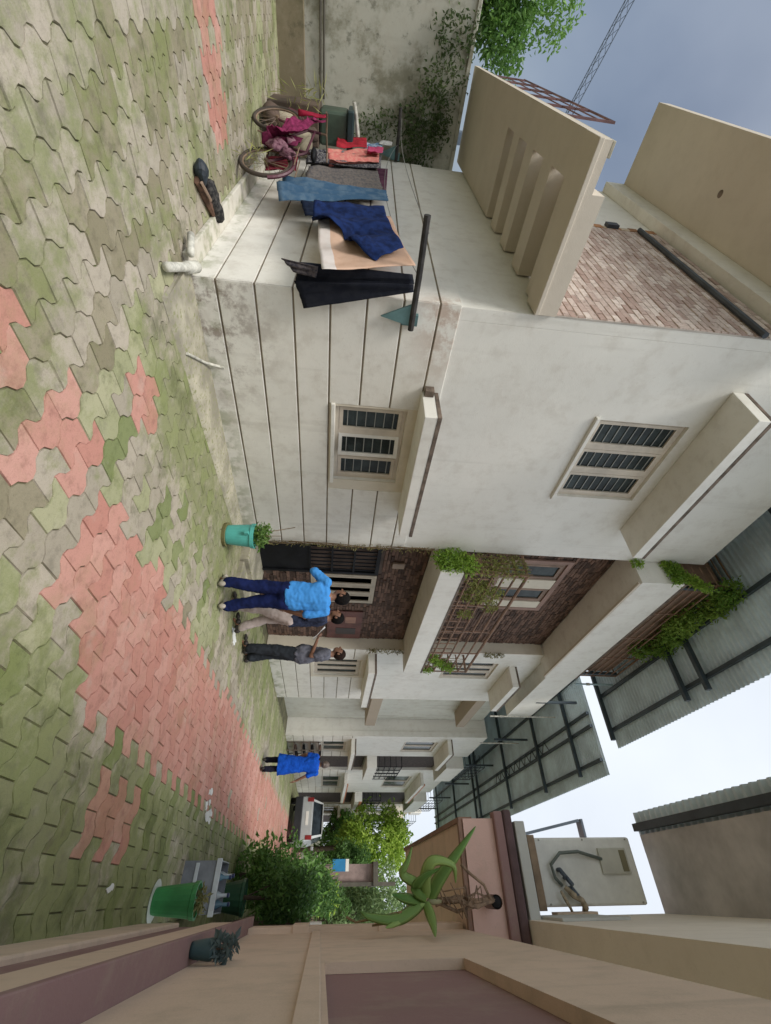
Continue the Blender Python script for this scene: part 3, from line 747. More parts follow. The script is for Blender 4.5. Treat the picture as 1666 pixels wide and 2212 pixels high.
def crown(c, r, k, rr, seed):
    rs = random.Random(seed); out = []
    for i in range(k):
        while True:
            v = Vector((rs.uniform(-1, 1), rs.uniform(-1, 1), rs.uniform(-1, 1)))
            if v.length < 1: break
        q = rs.uniform(.6, 1.25) * rr
        out.append(((c[0] + v.x * r[0], c[1] + v.y * r[1], c[2] + v.z * r[2]), (q, q, q * .75)))
    return out
tree('leafy_tree', 'dense green tree showing over the compound wall', (-13.4, -.3, 0), crown((-13.2, -.5, 4.4), (.8, 1.0, 1.0), 22, .5, 2), GREEN_MID, 7000, .12, 3.4, seed=2)
mast = thing('lattice_jib', 'thin steel lattice jib far off in the sky behind the left house', 'crane jib', (-40, 5, 0))
JS = mat('jib_steel', (.10, .13, .17), .6, .1)
def jp(t, a, b): return (-40 + a * .22, 5 - 13 * t, 14.7 + 3.6 * t + b * .22)
mm = MB()
for a, b in ((-1, -1), (1, -1), (0, 1)): mm.tube([jp(0, a, b), jp(1, a, b)], .028, 5)
mm.build('chord', JS, mast); mm = MB()
for k in range(22):
    for (a, b), (c, d) in (((-1, -1), (0, 1)), ((0, 1), (1, -1)), ((1, -1), (-1, -1))): mm.tube([jp(k / 22, a, b), jp((k + 1) / 22, c, d)], .016, 4)
mm.build('lattice', JS, mast)
bx('tower', JS, mast, -40.4, -39.6, 4.9, 5.6, 0, 14.4)

# ================================================================== CLOTHES LINE
CBM = mat('rusty_black_bar', (.035, .032, .03), .7, .4, 10); TEALM = mat('teal_bracket', (.10, .19, .19), .6, .2)
def bar(label, x, y0, y1, z, brk):
    root = thing('line_bracket', label, 'bracket', (x, y1, z), 'brackets of the clothes line')
    MB().tube([(x, y0, z - .01), (x, (y0 + y1) / 2, z), (x, y1, z)], .030, 10).build('arm', CBM, root)
    q = MB(); q.box(x - .012, x + .012, brk - .09, brk, z - .30, z - .02)
    q = MB().prism([(brk - .02, z - .31), (brk + .05, z - .02), (brk - .16, z - .02)], 0, x - .02, x + .005); q.build('gusset', TEALM, root)
    bx('wall_plate', TEALM, root, x - .07, x - .025, brk - .05, brk + .06, z - .1, z + .06)
    return root
bar('black iron arm on the house corner holding the near end of the clothes line', -4.25, 1.07, 2.06, 2.125, 1.97)
bar('short black iron arm holding the far end of the clothes line', -10.15, 1.05, 1.78, 2.12, 1.72)
def line_z(x):
    t = (x + 4.25) / -5.9; return 2.12 - .27 * (1 - (2 * t - 1) ** 2)
ln = MB().tube([(-4.25 - 5.9 * k / 24, 1.55, line_z(-4.25 - 5.9 * k / 24)) for k in range(25)], .004, 5)
ln.tube([(-4.25 - 5.9 * k / 12, 1.2, 2.15 - .1 * math.sin(math.pi * k / 12)) for k in range(13)], .004, 5)
tag(ln.build('clothes_line', mat('wire_grey', (.2, .2, .19), .6, .1)), 'two thin wires strung between the iron arms along the side wall', 'wire')
def cloth(name, label, cat, top, bot, m, y=1.55, nu=26, nv=22, wr=.025, seed=1, border=None, fold=5, parent=None, plane='y', group='clothes on the line'):
    """hung cloth between a top and a bottom edge given in its hanging plane; folds run downwards"""
    def ev(pl, t):
        d = [0]
        for a, b in zip(pl, pl[1:]): d.append(d[-1] + math.hypot(b[0] - a[0], b[1] - a[1]))
        s = t * d[-1]
        for i in range(len(pl) - 1):
            if s <= d[i + 1] + 1e-9:
                k = (s - d[i]) / max(1e-9, d[i + 1] - d[i]); return (pl[i][0] + (pl[i + 1][0] - pl[i][0]) * k, pl[i][1] + (pl[i + 1][1] - pl[i][1]) * k)
        return pl[-1]
    vs = []; fs = []; mi = []
    for j in range(nv + 1):
        v = j / nv
        for i in range(nu + 1):
            u = i / nu; a, b = ev(top, u), ev(bot, u)
            p, q = a[0] + (b[0] - a[0]) * v, a[1] + (b[1] - a[1]) * v
            fo = wr * (.25 + v) * (math.sin(u * fold * 6.28 + 1.3 * seed + 1.2 * v) * .6 + .8 * mnoise.noise(Vector((u * 4 + seed * 7, v * 2.2, seed))) + .35 * mnoise.noise(Vector((u * 13, v * 7, seed * 3))))
            q += .012 * mnoise.noise(Vector((u * 6, seed, 2))) * v
            vs.append((p, y + fo, q) if plane == 'y' else (y + fo, p, q))
    for j in range(nv):
        for i in range(nu):
            fs.append((j * (nu + 1) + i, j * (nu + 1) + i + 1, (j + 1) * (nu + 1) + i + 1, (j + 1) * (nu + 1) + i))
            mi.append(1 if border and j >= nv - border else 0)
    mb = MB(); mb.v = vs; mb.f = fs; mb.mi = mi
    o = mb.build(name, m, parent, smooth=True)
    so = o.modifiers.new('thickness', 'SOLIDIFY'); so.thickness = .006
    if parent is None: tag(o, label, cat, group)
    return o
NAVY = fabric('navy_cloth', (.012, .03, .12), (.006, .013, .05)); DENIM = fabric('washed_denim', (.05, .11, .19), (.10, .165, .235), 9); BLK = fabric('black_denim', (.012, .014, .022), (.02, .022, .03))
cloth('bath_towel', 'large peach beige towel with pale border in the middle of the line', 'towel', [(-5.72, 1.89), (-5.0, 1.97), (-4.34, 2.09)], [(-5.42, 1.11), (-4.7, 1.17), (-3.95, 1.27)],
      [fabric('peach_towel', (.66, .45, .33), (.58, .38, .27), 5), fabric('towel_border', (.74, .68, .64), (.68, .60, .55), 5)], 1.50, border=4, wr=.03, seed=2, fold=1.2, nu=36, nv=28)
cloth('shirt', 'deep blue shirt flung over the beige towel', 'shirt', [(-5.78, 1.80), (-5.2, 1.86), (-4.58, 1.98)], [(-5.50, 1.06), (-5.05, 1.08), (-4.92, 1.38), (-4.5, 1.50), (-4.30, 1.72)], NAVY, 1.43, wr=.055, seed=3, fold=2.5, nu=40, nv=30)
cloth('dark_trousers', 'dark navy trousers behind the blue shirt', 'trousers', [(-6.25, 1.82), (-5.75, 1.85)], [(-6.16, .84), (-5.62, .95)], fabric('dark_navy_cloth', (.012, .02, .045)), 1.57, seed=4, fold=3)
cloth('denim_trousers', 'washed blue denim trousers hanging between shirt and shawl', 'trousers', [(-6.92, 1.86), (-6.45, 1.88)], [(-6.95, .56), (-6.5, .52), (-6.08, .60)], DENIM, 1.53, wr=.06, seed=5, fold=4, nu=40)
cloth('wool_shawl', 'grey brown woven shawl beside the denim trousers', 'shawl', [(-8.45, 1.74), (-7.6, 1.79), (-6.9, 1.86)], [(-7.9, .80), (-7.4, .77), (-6.78, .84)], fabric('grey_brown_weave', (.17, .15, .135), (.10, .095, .10), 30), 1.58, wr=.05, seed=6, fold=7, nu=48)
cloth('plum_cloth', 'narrow plum coloured cloth behind the shawl', 'cloth', [(-8.75, 1.93), (-7.3, 1.88)], [(-8.6, 1.5), (-7.3, 1.5)], fabric('plum_cloth', (.13, .05, .085)), 1.65, seed=7)
cloth('coral_towel', 'crumpled coral pink towel left of the shawl', 'towel', [(-9.15, 1.78), (-8.3, 1.77)], [(-8.50, .98), (-7.75, 1.06)], fabric('coral_towel', (.56, .17, .15), (.60, .28, .22), 18), 1.50, wr=.07, seed=8, fold=3, nu=36)
cloth('speckled_cloth', 'black and grey speckled cloth packed between the shawl and the coral towel', 'cloth', [(-8.95, 1.82), (-8.1, 1.80)], [(-8.5, .70), (-7.7, .74)], fabric('speckled_cloth', (.03, .03, .045), (.26, .25, .24), 40), 1.53, wr=.05, seed=17, fold=4)
cloth('pink_cloth', 'small pink cloth beside the coral towel', 'cloth', [(-9.0, 1.84), (-8.6, 1.82)], [(-8.85, 1.60), (-8.5, 1.58)], fabric('pink_cloth', (.50, .08, .17), (.4, .05, .12)), 1.44, nu=12, nv=10, wr=.04, seed=18, fold=2)
cloth('crimson_cloth', 'crimson cloth hanging over the bicycle handlebar', 'cloth', [(-8.05, 1.02), (-7.75, 1.0)], [(-8.0, .62), (-7.8, .66)], fabric('crimson_cloth', (.34, .02, .05)), 1.02, nu=12, nv=10, wr=.04, seed=19, fold=2)
cloth('red_cloth', 'small bright red cloth at the far end of the line', 'cloth', [(-9.8, 1.56), (-9.0, 1.58)], [(-9.6, 1.08), (-8.8, 1.10)], fabric('red_cloth', (.40, .025, .04)), 1.47, seed=9, nu=16, wr=.04, fold=2)
cloth('check_cloth', 'blue and white cloth next to the small red cloth', 'cloth', [(-10.0, 1.83), (-9.25, 1.85)], [(-9.7, 1.5), (-9.1, 1.56)], fabric('blue_white_cloth', (.08, .17, .30), (.45, .5, .55), 25), 1.53, seed=10)
cloth('white_rag', 'small white rag near the far iron arm', 'cloth', [(-10.05, 2.02), (-9.75, 2.0)], [(-9.95, 1.80), (-9.72, 1.78)], fabric('white_rag', (.6, .6, .58)), 1.5, nu=10, nv=10, seed=11)
cloth('orange_cloth', 'small orange cloth peeping out beside the blue shirt', 'cloth', [(-5.35, 1.93), (-4.95, 1.97)], [(-5.3, 1.82), (-4.75, 1.88)], fabric('orange_cloth', (.62, .13, .06)), 1.60, nu=10, nv=8, seed=12)
cloth('maroon_cloth', 'dark red cloth hanging beside the bicycle wheel', 'cloth', [(-7.68, .64), (-6.95, .70)], [(-7.45, .26), (-6.78, .34)], fabric('maroon_cloth', (.24, .03, .05)), 1.46, nu=12, nv=10, seed=13)
jn = thing('black_jeans', 'black jeans thrown over the iron arm at the house corner', 'jeans', (-4.2, 1.6, 1.5), 'clothes on the line')
cloth('leg', '', '', [(1.53, 2.06), (1.61, 2.09)], [(1.53, 1.05), (1.72, 1.0)], BLK, -4.22, seed=14, parent=jn, plane='x', nu=14, wr=.02, fold=1)
cloth('leg', '', '', [(1.60, 2.08), (1.67, 2.09)], [(1.68, 1.0), (1.92, 1.08)], BLK, -4.19, seed=15, parent=jn, plane='x', nu=14, wr=.025, fold=1)
cloth('waistband', '', '', [(1.535, 1.22), (1.63, 1.20)], [(1.50, .90), (1.60, 1.0)], fabric('grey_waist', (.10, .085, .085), (.03, .03, .04), 40), -4.17, seed=16, parent=jn, plane='x', nu=12, nv=10, wr=.015, fold=2)

# ================================================================== YARD CLUTTER
bk = thing('bicycle', 'old brown bicycle leaning at the end of the side wall, magenta cloth on it', 'bicycle', (-7.5, 1.35, 0))
TYR = mat('dusty_tyre', (.055, .042, .032), .85, .2); CHR = mat('rusty_chrome', (.22, .15, .10), .5, .3); BFR = mat('maroon_bike_paint', (.10, .03, .045), .5, .2)
A_ = Vector((-6.92, 1.40, .335)); B_ = Vector((-8.02, 1.13, .335)); dv = (B_ - A_).normalized(); sd_v = Vector((-dv.y, dv.x, 0))
def wheel(c, parent):
    ring = [c + dv * (.31 * math.cos(t)) + Vector((0, 0, .31 * math.sin(t))) for t in [2 * math.pi * k / 28 for k in range(29)]]
    wobj = MB().tube(ring, .024, 8, cap=False).build('wheel', TYR, parent, smooth=True)
    ring = [c + dv * (.283 * math.cos(t)) + Vector((0, 0, .283 * math.sin(t))) for t in [2 * math.pi * k / 28 for k in range(29)]]
    MB().tube(ring, .011, 6, cap=False).build('rim', CHR, wobj, smooth=True)
    s = MB()
    for k in range(20):
        t = 2 * math.pi * k / 20; s.tube([c + sd_v * (.02 if k % 2 else -.02), c + dv * (.28 * math.cos(t)) + Vector((0, 0, .28 * math.sin(t)))], .0022, 4)
    s.tube([c - sd_v * .04, c + sd_v * .04], .022, 8); s.build('spokes', CHR, wobj)
    mg = [c + dv * (.345 * math.cos(t)) + Vector((0, 0, .345 * math.sin(t))) for t in [R(20 + 150 * k / 14) for k in range(15)]]
    MB().tube(mg, .022, 6).build('mudguard', BFR, wobj)
wheel(A_, bk); wheel(B_, bk)
def bp(t, z): return A_ + (B_ - A_) * t + Vector((0, 0, z - .335))
fr = MB()
for a, b in ((bp(0, .335), bp(.42, .32)), (bp(.42, .32), bp(.30, .85)), (bp(0, .335), bp(.31, .82)), (bp(.32, .80), bp(.80, .86)), (bp(.42, .32), bp(.82, .76)), (bp(.79, .95), bp(.84, .68)), (bp(.84, .68), bp(1, .335))): fr.tube([a, b], .016, 8)
fr.build('frame', BFR, bk)
MB().ball(bp(.28, .90), .13, .075, .04, M_=Matrix.Rotation(math.atan2(dv.y, dv.x), 3, 'Z')).build('saddle', BLACKM, bk, smooth=True)
MB().tube([bp(.79, .95), bp(.78, 1.02)], .014, 8).tube([bp(.70, 1.03) + sd_v * .28, bp(.77, 1.03) + sd_v * .2, bp(.79, 1.02), bp(.77, 1.03) - sd_v * .2, bp(.70, 1.03) - sd_v * .28], .012, 8).build('handlebar', CHR, bk)
MB().tube([bp(-.12, .70) + sd_v * .07, bp(.27, .72) + sd_v * .07], .008, 5).tube([bp(-.12, .70) - sd_v * .07, bp(.27, .72) - sd_v * .07], .008, 5).tube([bp(-.1, .7), bp(0, .35)], .008, 5).build('carrier', CHR, bk)
ring = [bp(.42, .32) + sd_v * .05 + dv * (.09 * math.cos(t)) + Vector((0, 0, .09 * math.sin(t))) for t in [2 * math.pi * k / 14 for k in range(15)]]
MB().tube(ring, .008, 5).tube([bp(.42, .32) - sd_v * .1, bp(.42, .32) + sd_v * .1], .015, 6).tube([bp(.42, .32) + sd_v * .09, bp(.47, .17) + sd_v * .09], .01, 6).build('crank', CHR, bk)
mg_ = fabric('magenta_cloth', (.24, .03, .095), (.13, .015, .05), 20)
cloth('draped_cloth', 'magenta cloth draped across the bicycle frame', 'cloth', [(-6.95, .60), (-7.5, .80), (-8.3, 1.0)], [(-7.05, .36), (-7.5, .52), (-8.2, .72)], mg_, 1.10, wr=.09, seed=23, fold=1.6, nu=40, nv=20, group='cloths on the bicycle')
cloth('draped_cloth', 'second darker magenta cloth hanging below the bicycle saddle', 'cloth', [(-7.0, .70), (-7.5, .74)], [(-7.1, .25), (-7.45, .30)], fabric('dark_magenta_cloth', (.15, .02, .06), (.08, .01, .03), 20), 1.22, wr=.07, seed=24, fold=2, nu=26, nv=18, group='cloths on the bicycle')
rc = MB(); rs = random.Random(4)
for k in range(12): rc.ball((-7.15 + rs.uniform(-.25, .2), 1.28 + rs.uniform(-.08, .06), .50 + rs.uniform(-.16, .13)), rs.uniform(.05, .1), rs.uniform(.03, .05), rs.uniform(.06, .12), 8, 6)
rc.v = [tuple(Vector(v) + Vector((1, .6, 1)) * .07 * mnoise.noise(Vector(v) * 13)) for v in rc.v]
tag(rc.build('cloth_bundle', fabric('lilac_bundle', (.26, .14, .17), (.09, .03, .05), 22), smooth=True), 'lilac and wine coloured bundle tied to the bicycle', 'bundle')
gt_ = thing('green_drum', 'square dark green plastic drum behind the bicycle', 'drum', (-9.6, 1.3, 0))
bx('drum_body', mat('dark_green_plastic', (.055, .085, .06), .5, .2, 4), gt_, -9.85, -9.3, 1.12, 1.56, .80, 1.24, .04); bx('drum_rim', mat('dark_teal_plastic', (.02, .045, .05), .45, .2), gt_, -9.88, -9.27, 1.09, 1.59, 1.241, 1.34, .02)
bx('drum_stand', mat('drum_stand_brown', (.10, .07, .05), .8, .3), gt_, -9.9, -9.25, 1.08, 1.60, 0, .79, .02)
MB().tube([(-9.5, 1.0, 1.33), (-9.5, 1.15, 1.37), (-9.5, 1.42, 1.42)], .03, 8).build('drum_hose', PVC, gt_)
junk = thing('junk_heap', 'dark heap of sacks and boxes below the green drum', 'heap', (-8.9, 1.3, 0))
for k in range(8):
    rs = random.Random(k + 20); c = (-8.95 + rs.uniform(-.35, .3), 1.35 + rs.uniform(-.22, .15), .15 + rs.uniform(0, .5)); q = MB().ball(c, rs.uniform(.14, .26), rs.uniform(.12, .2), rs.uniform(.12, .22), 10, 7)
    q.v = [tuple(Vector(v) + Vector((1, 1, 1)) * .05 * mnoise.noise(Vector(v) * 6)) for v in q.v]
    q.build('sack', mat('sack_brown', (.09, .06, .045), .9, .3) if k % 3 else mat('sack_pale', (.32, .28, .2), .9, .2), junk, smooth=True)
tag(leaves('weed_clump', leafmat('weed', (.18, .2, .05), (.4, .4, .16)), None, [((-6.65, 1.28, .2), (.06, .05, .16))], 26, .16, aspect=.08, seed=21), 'dry yellow weeds between the bicycle wheels', 'weeds')
tag(leaves('weed_clump', MATS['weed'], None, [((-9.2, .95, .7), (.14, .1, .4)), ((-9.05, 1.0, .45), (.12, .1, .3))], 50, .2, aspect=.08, seed=22), 'taller dry weeds in front of the green drum', 'weeds')
st_ = thing('broken_plank', 'weathered brown plank lying by the side wall', 'plank', (-5.2, 1.42, 0))
q = MB().tube([(-5.02, 1.22, .03), (-5.2, 1.4, .04), (-5.36, 1.58, .04)], [.035, .05, .035], 7); q.v = [(x, y, z * .8 + .006 * mnoise.noise(Vector((x * 20, y * 20, z * 30)))) for x, y, z in q.v]; q.build('plank_body', mat('old_wood', (.14, .075, .05), .9, .35, 12), st_)
MB().tube([(-5.0, 1.23, .075), (-5.17, 1.41, .085)], .014, 5).build('splinter', mat('pale_splinter', (.38, .27, .2), .9, .2), st_)
rg = MB()
for k in range(4): rg.ball((-5.3 - .045 * k, 1.36 + .075 * k, .06), .085, .1, .06, 9, 6)
rg.v = [tuple(Vector(v) + Vector((.3, .3, 1)) * .03 * mnoise.noise(Vector(v) * 14)) for v in rg.v]
tag(rg.build('wet_rag', fabric('black_rag', (.022, .022, .024), (.09, .085, .08), 25), smooth=True), 'black twisted rag lying along the brown plank', 'rag')
rk = MB().ball((-5.10, 1.17, .06), .085, .10, .065, 12, 8); rk.v = [tuple(Vector(v) + Vector((1, 1, .6)) * .035 * mnoise.noise(Vector(v) * 11)) for v in rk.v]
tag(rk.build('dark_stone', mat('blue_black_stone', (.02, .03, .042), .6, .3, 14)), 'blue black lump lying just before the brown plank', 'stone')
pp = thing('drain_pipe', 'white plastic drain pipe stub at the foot of the house corner', 'pipe', (-4.0, 1.58, 0))
MB().tube([(-4.30, 1.70, .09), (-4.16, 1.66, .075), (-3.80, 1.53, .05)], .038, 12).build('pipe_shaft', PVC, pp, smooth=True)
MB().tube([(-4.34, 1.72, .10), (-4.17, 1.665, .07)], .052, 12).build('pipe_socket', PVC, pp, smooth=True); MB().tube([(-4.28, 1.60, .09), (-4.48, 1.50, .06)], .032, 10).build('pipe_branch', PVC, pp, smooth=True)
tag(MB().tube([(-4.33, 2.72, .15), (-4.16, 2.58, .06), (-3.80, 2.28, .045)], .014, 8).tube([(-4.33, 2.72, .15), (-4.33, 2.72, .19)], .022, 8).build('conduit_pipe', PVC), 'thin white conduit crossing the cement apron', 'pipe')

# creepers on the balconies of the corner house
def creeper(label, blobs, n, m, size=.055, seed=1, stems=(), cat='creeper'):
    root = thing('balcony_creeper', label, cat, blobs[0][0])
    leaves('foliage', m, root, blobs, n, size, seed=seed)
    s = MB()
    for p in stems: s.tube(p, .007, 5)
    if stems: s.build('stem', mat('stem_brown', (.16, .11, .06), .9, .2), root)
    return root
creeper('bright green creeper clump at the near corner of the balcony', [((-4.15, 5.80, 3.42), (.22, .12, .30)), ((-4.05, 5.78, 3.62), (.2, .1, .2)), ((-4.1, 5.75, 3.3), (.2, .1, .2))], 1500, leafmat('lush_leaf', (.12, .24, .03), (.36, .50, .09), .3), .06, seed=31)
creeper('dry yellow creeper tangled in the near balcony railing', [((-4.1, 5.85, 3.9 + .17 * k), (.26, .05, .13)) for k in range(5)] + [((-3.95, 6.1 + .12 * k, 3.8 + .18 * (k % 4)), (.06, .16, .12)) for k in range(6)] + [((-3.93, 6.3 + .3 * k, 3.95 + .2 * (k % 3)), (.06, .16, .16)) for k in range(4)], 2800, leafmat('olive_creeper', (.15, .17, .045), (.36, .38, .12), .3), .05, seed=32,
        stems=[[(-4.5 + .1 * k, 5.83, 3.6), (-4.4 + .09 * k, 5.81, 4.2), (-4.45 + .1 * k, 5.84, 4.75)] for k in range(6)])
creeper('creeper leaves at the far end of the balcony railing', [((-3.95, 9.3 + .13 * k, 3.75 + .12 * (k % 5)), (.07, .16, .13)) for k in range(6)], 1500, MATS['lush_leaf'], .055, seed=33, stems=[[(-3.92, 9.2 + .12 * k, 3.6), (-3.94, 9.3 + .1 * k, 4.5)] for k in range(5)])
creeper('thin dry creeper climbing the house edge beside the gate', [((-4.29, 5.78, .5 + .25 * k), (.03, .06, .13)) for k in range(11)], 420, LEAF_D, .04, seed=34, stems=[[(-4.28, 5.75 + .04 * math.sin(k * 1.1 + j), .1 + .3 * k) for k in range(11)] for j in range(3)])
creeper('green creeper on the near end of the roof railing', [((-4.25 + .08 * k, 5.80, 7.25 + .1 * k), (.1, .05, .12)) for k in range(6)] + [((-4.3, 5.80, 6.7), (.1, .04, .12)), ((-4.1, 5.78, 7.3), (.25, .06, .16))], 1500, MATS['lush_leaf'], .06, seed=35)
creeper('bushy green creeper hanging over the roof railing', [((-3.86 + random.uniform(-.1, .1), 5.9 + .26 * k, 8.25 + .12 * math.sin(k)), (.22, .26, .2)) for k in range(11)], 4600, leafmat('fresh_leaf', (.09, .20, .03), (.32, .45, .10), .35), .075, seed=36)
creeper('vine stems and leaves on the corner of the second house', [((F + .03, 9.82, 2.4 + .15 * k), (.04, .05, .1)) for k in range(6)] + [((F + .03, 9.85, 5.2 + .12 * k), (.04, .08, .08)) for k in range(4)], 380, LEAF_D, .05, seed=37)

# ================================================================== RIGHT-HAND SIDE: THE PINK HOUSE
pk = thing('pink_house', 'beige and pink house close on the right with moulded plinth and overhanging canopy', 'house', (.3, 3.5, 0))
bx('plinth', BEIGE, pk, .165, 1.4, .2, 5.62, -.03, .33, .012)
bx('plinth_strip', MAUVE, pk, .195, 1.4, .2, 5.60, .331, .60)
bx('dado', BEIGE, pk, .170, 1.4, .2, 5.62, .601, .955, .006)
bx('dado_ledge', MAUVE, pk, .135, 1.4, .2, 5.62, .956, .985, .004)
um = MB(); holes_grid(um, 0, .24, .28, .2, 5.25, .986, 2.86, [(1.2, 3.0, 1.62, 2.3)]); um.build('upper_wall', BEIGE, pk)
bx('recessed_panel', MAUVE, pk, .281, .60, .2, 5.3, .986, 2.86)
bx('corner_pillar', BEIGE, pk, .20, .60, 5.25, 5.60, .986, 2.86, .006)
bx('pillar_band', BEIGE, pk, .185, .61, 5.235, 5.615, 1.36, 1.50, .006); bx('pillar_band', BEIGE, pk, .185, .61, 5.235, 5.615, 2.1, 2.22, .006); bx('wall_rib', BEIGE, pk, .225, .239, .2, 5.24, 1.53, 1.60, .004)
bx('canopy_soffit', BEIGE, pk, -.52, 1.2, 5.12, 8.75, 2.885, 2.95)
bx('canopy_edge', mat('brown_edge', (.24, .15, .11), .8, .2), pk, -.56, -.52, 5.06, 8.78, 2.865, 3.0); bx('canopy_edge', MATS['brown_edge'], pk, -.52, 1.2, 5.06, 5.119, 2.862, 2.90)
bx('canopy_fascia', PINK, pk, -.545, 1.2, 5.045, 5.118, 2.905, 3.20); bx('canopy_moulding', MAUVE, pk, -.60, 1.2, 4.99, 5.118, 3.201, 3.29, .015); bx('canopy_moulding', mat('dark_mauve', (.12, .075, .08), .8, .2), pk, -.61, 1.2, 4.975, 5.118, 3.291, 3.375, .02)
bx('canopy_body', PINK, pk, -.54, 1.2, 5.1185, 8.7, 2.951, 3.37)
bx('white_ledge', plaster('grey_white_ledge', (.58, .60, .58), .6), pk, -.52, 1.2, 5.0, 5.7, 3.40, 3.50, .01)
bx('upper_storey_wall', plaster('cream_upper', (.86, .80, .70), .3), pk, .185, 1.2, .2, 5.62, 3.38, 5.4)
bx('grey_trim', MATS['grey_white_ledge'], pk, .165, .184, 4.6, 5.3, 3.52, 4.10)
bx('eave_soffit', mat('grey_soffit', (.52, .50, .49), .9, .15, 2), pk, -.45, 1.2, 3.35, 5.60, 5.02, 5.08)
bx('wall_crack_box', BEIGE, pk, .15, .184, 5.35, 5.5, 3.8, 4.2, .004)
es = roof_sheet('grey corrugated eave sheet over the air conditioner', -.66, -.30, 3.3, 5.70, 5.085, pitch=.10, amp=.016, xs=(-.52,))
sp = MB().tube([(.06, 5.2, 3.06), (.06, 4.74, 3.04)], .048, 14, cap=False); sp.tube([(.06, 5.2, 3.06), (.06, 4.745, 3.04)], .040, 14, mi=1)
sp.build('drain_spout', [mat('spout_brown', (.22, .14, .11), .7, .2), mat('spout_dark', (.01, .01, .012), .9, .1)], pk, smooth=True)
# air conditioner
ac = thing('air_conditioner', 'off-white outdoor air conditioner unit on the pink house ledge', 'air conditioner', (-.15, 5.55, 3.5))
ACM = mat('ac_white_paint', (.82, .83, .79), .45, .08, 3); ACG = mat('ac_grey', (.36, .36, .32), .5, .1)
bx('casing', ACM, ac, -.42, .115, 5.42, 5.75, 3.72, 4.77, .02)
bx('service_cover', mat('ac_panel', (.58, .58, .51), .5, .08), ac, -.33, -.12, 5.395, 5.419, 4.38, 4.68, .006); bx('handle_recess', mat('ac_handle', (.22, .20, .12), .6, .1), ac, -.31, -.14, 5.389, 5.3945, 4.60, 4.66)
bx('foot', DARKLIP, ac, -.40, -.33, 5.40, 5.74, 3.50, 3.72); bx('foot', DARKLIP, ac, .02, .09, 5.40, 5.74, 3.50, 3.72); bx('base_board', mat('old_board', (.34, .25, .17), .9, .25), ac, -.44, .14, 5.36, 5.8, 3.64, 3.715, .006)
MB().tube([(-.24, 5.40, 4.40), (-.30, 5.37, 4.15), (-.29, 5.36, 3.95), (-.20, 5.37, 3.84), (-.10, 5.38, 3.86), (-.04, 5.39, 3.92)], .015, 8).build('cable', mat('grey_cable', (.16, .19, .17), .6, .1), ac, smooth=True)
for c in ((-.10, 3.97), (-.16, 3.92), (-.02, 4.0)): MB().tube([(c[0], 5.42, c[1]), (c[0], 5.36, c[1])], .018, 8).tube([(c[0], 5.37, c[1]), (c[0] + .06, 5.33, c[1] + .03)], .02, 8).build('valve', mat('blue_grey_valve', (.10, .13, .17), .5, .2), ac)
MB().tube([(-.03, 5.36, 3.93), (.03, 5.34, 3.99), (.07, 5.35, 4.07), (.12, 5.40, 4.11), (.17, 5.5, 4.13)], [.02, .028, .024, .03, .022], 9).tube([(.0, 5.36, 3.88), (.06, 5.34, 3.90), (.12, 5.36, 3.94), (.17, 5.46, 4.0)], [.012, .016, .014, .012], 8).build('pipe_wrap', mat('tan_wrap', (.46, .38, .27), .9, .3, 20), ac, smooth=True)
for a, b in ((-.40, 3.78), (-.40, 4.72), (.095, 4.72), (-.40, 4.25), (.095, 3.78)): MB().tube([(a, 5.421, b), (a, 5.412, b)], .008, 8).build('screw', ACG, ac)
aw = thing('tin_bracket', 'blue grey tin strip jutting out behind the air conditioner', 'bracket', (-.45, 6.2, 4.3))
q = MB().add([(-.47, 6.0, 3.62), (-.64, 6.0, 4.55), (-.615, 6.0, 4.57), (-.445, 6.0, 3.64), (-.47, 6.12, 3.62), (-.64, 6.12, 4.55), (-.615, 6.12, 4.57), (-.445, 6.12, 3.64)], [(0, 1, 2, 3), (7, 6, 5, 4), (0, 4, 5, 1), (1, 5, 6, 2), (2, 6, 7, 3), (3, 7, 4, 0)]); q.build('tin_strip', mat('tin_blue', (.20, .25, .31), .4, .15), aw)
bx('tin_end', MATS['tin_blue'], aw, -.64, -.44, 5.99, 6.12, 4.575, 4.60)
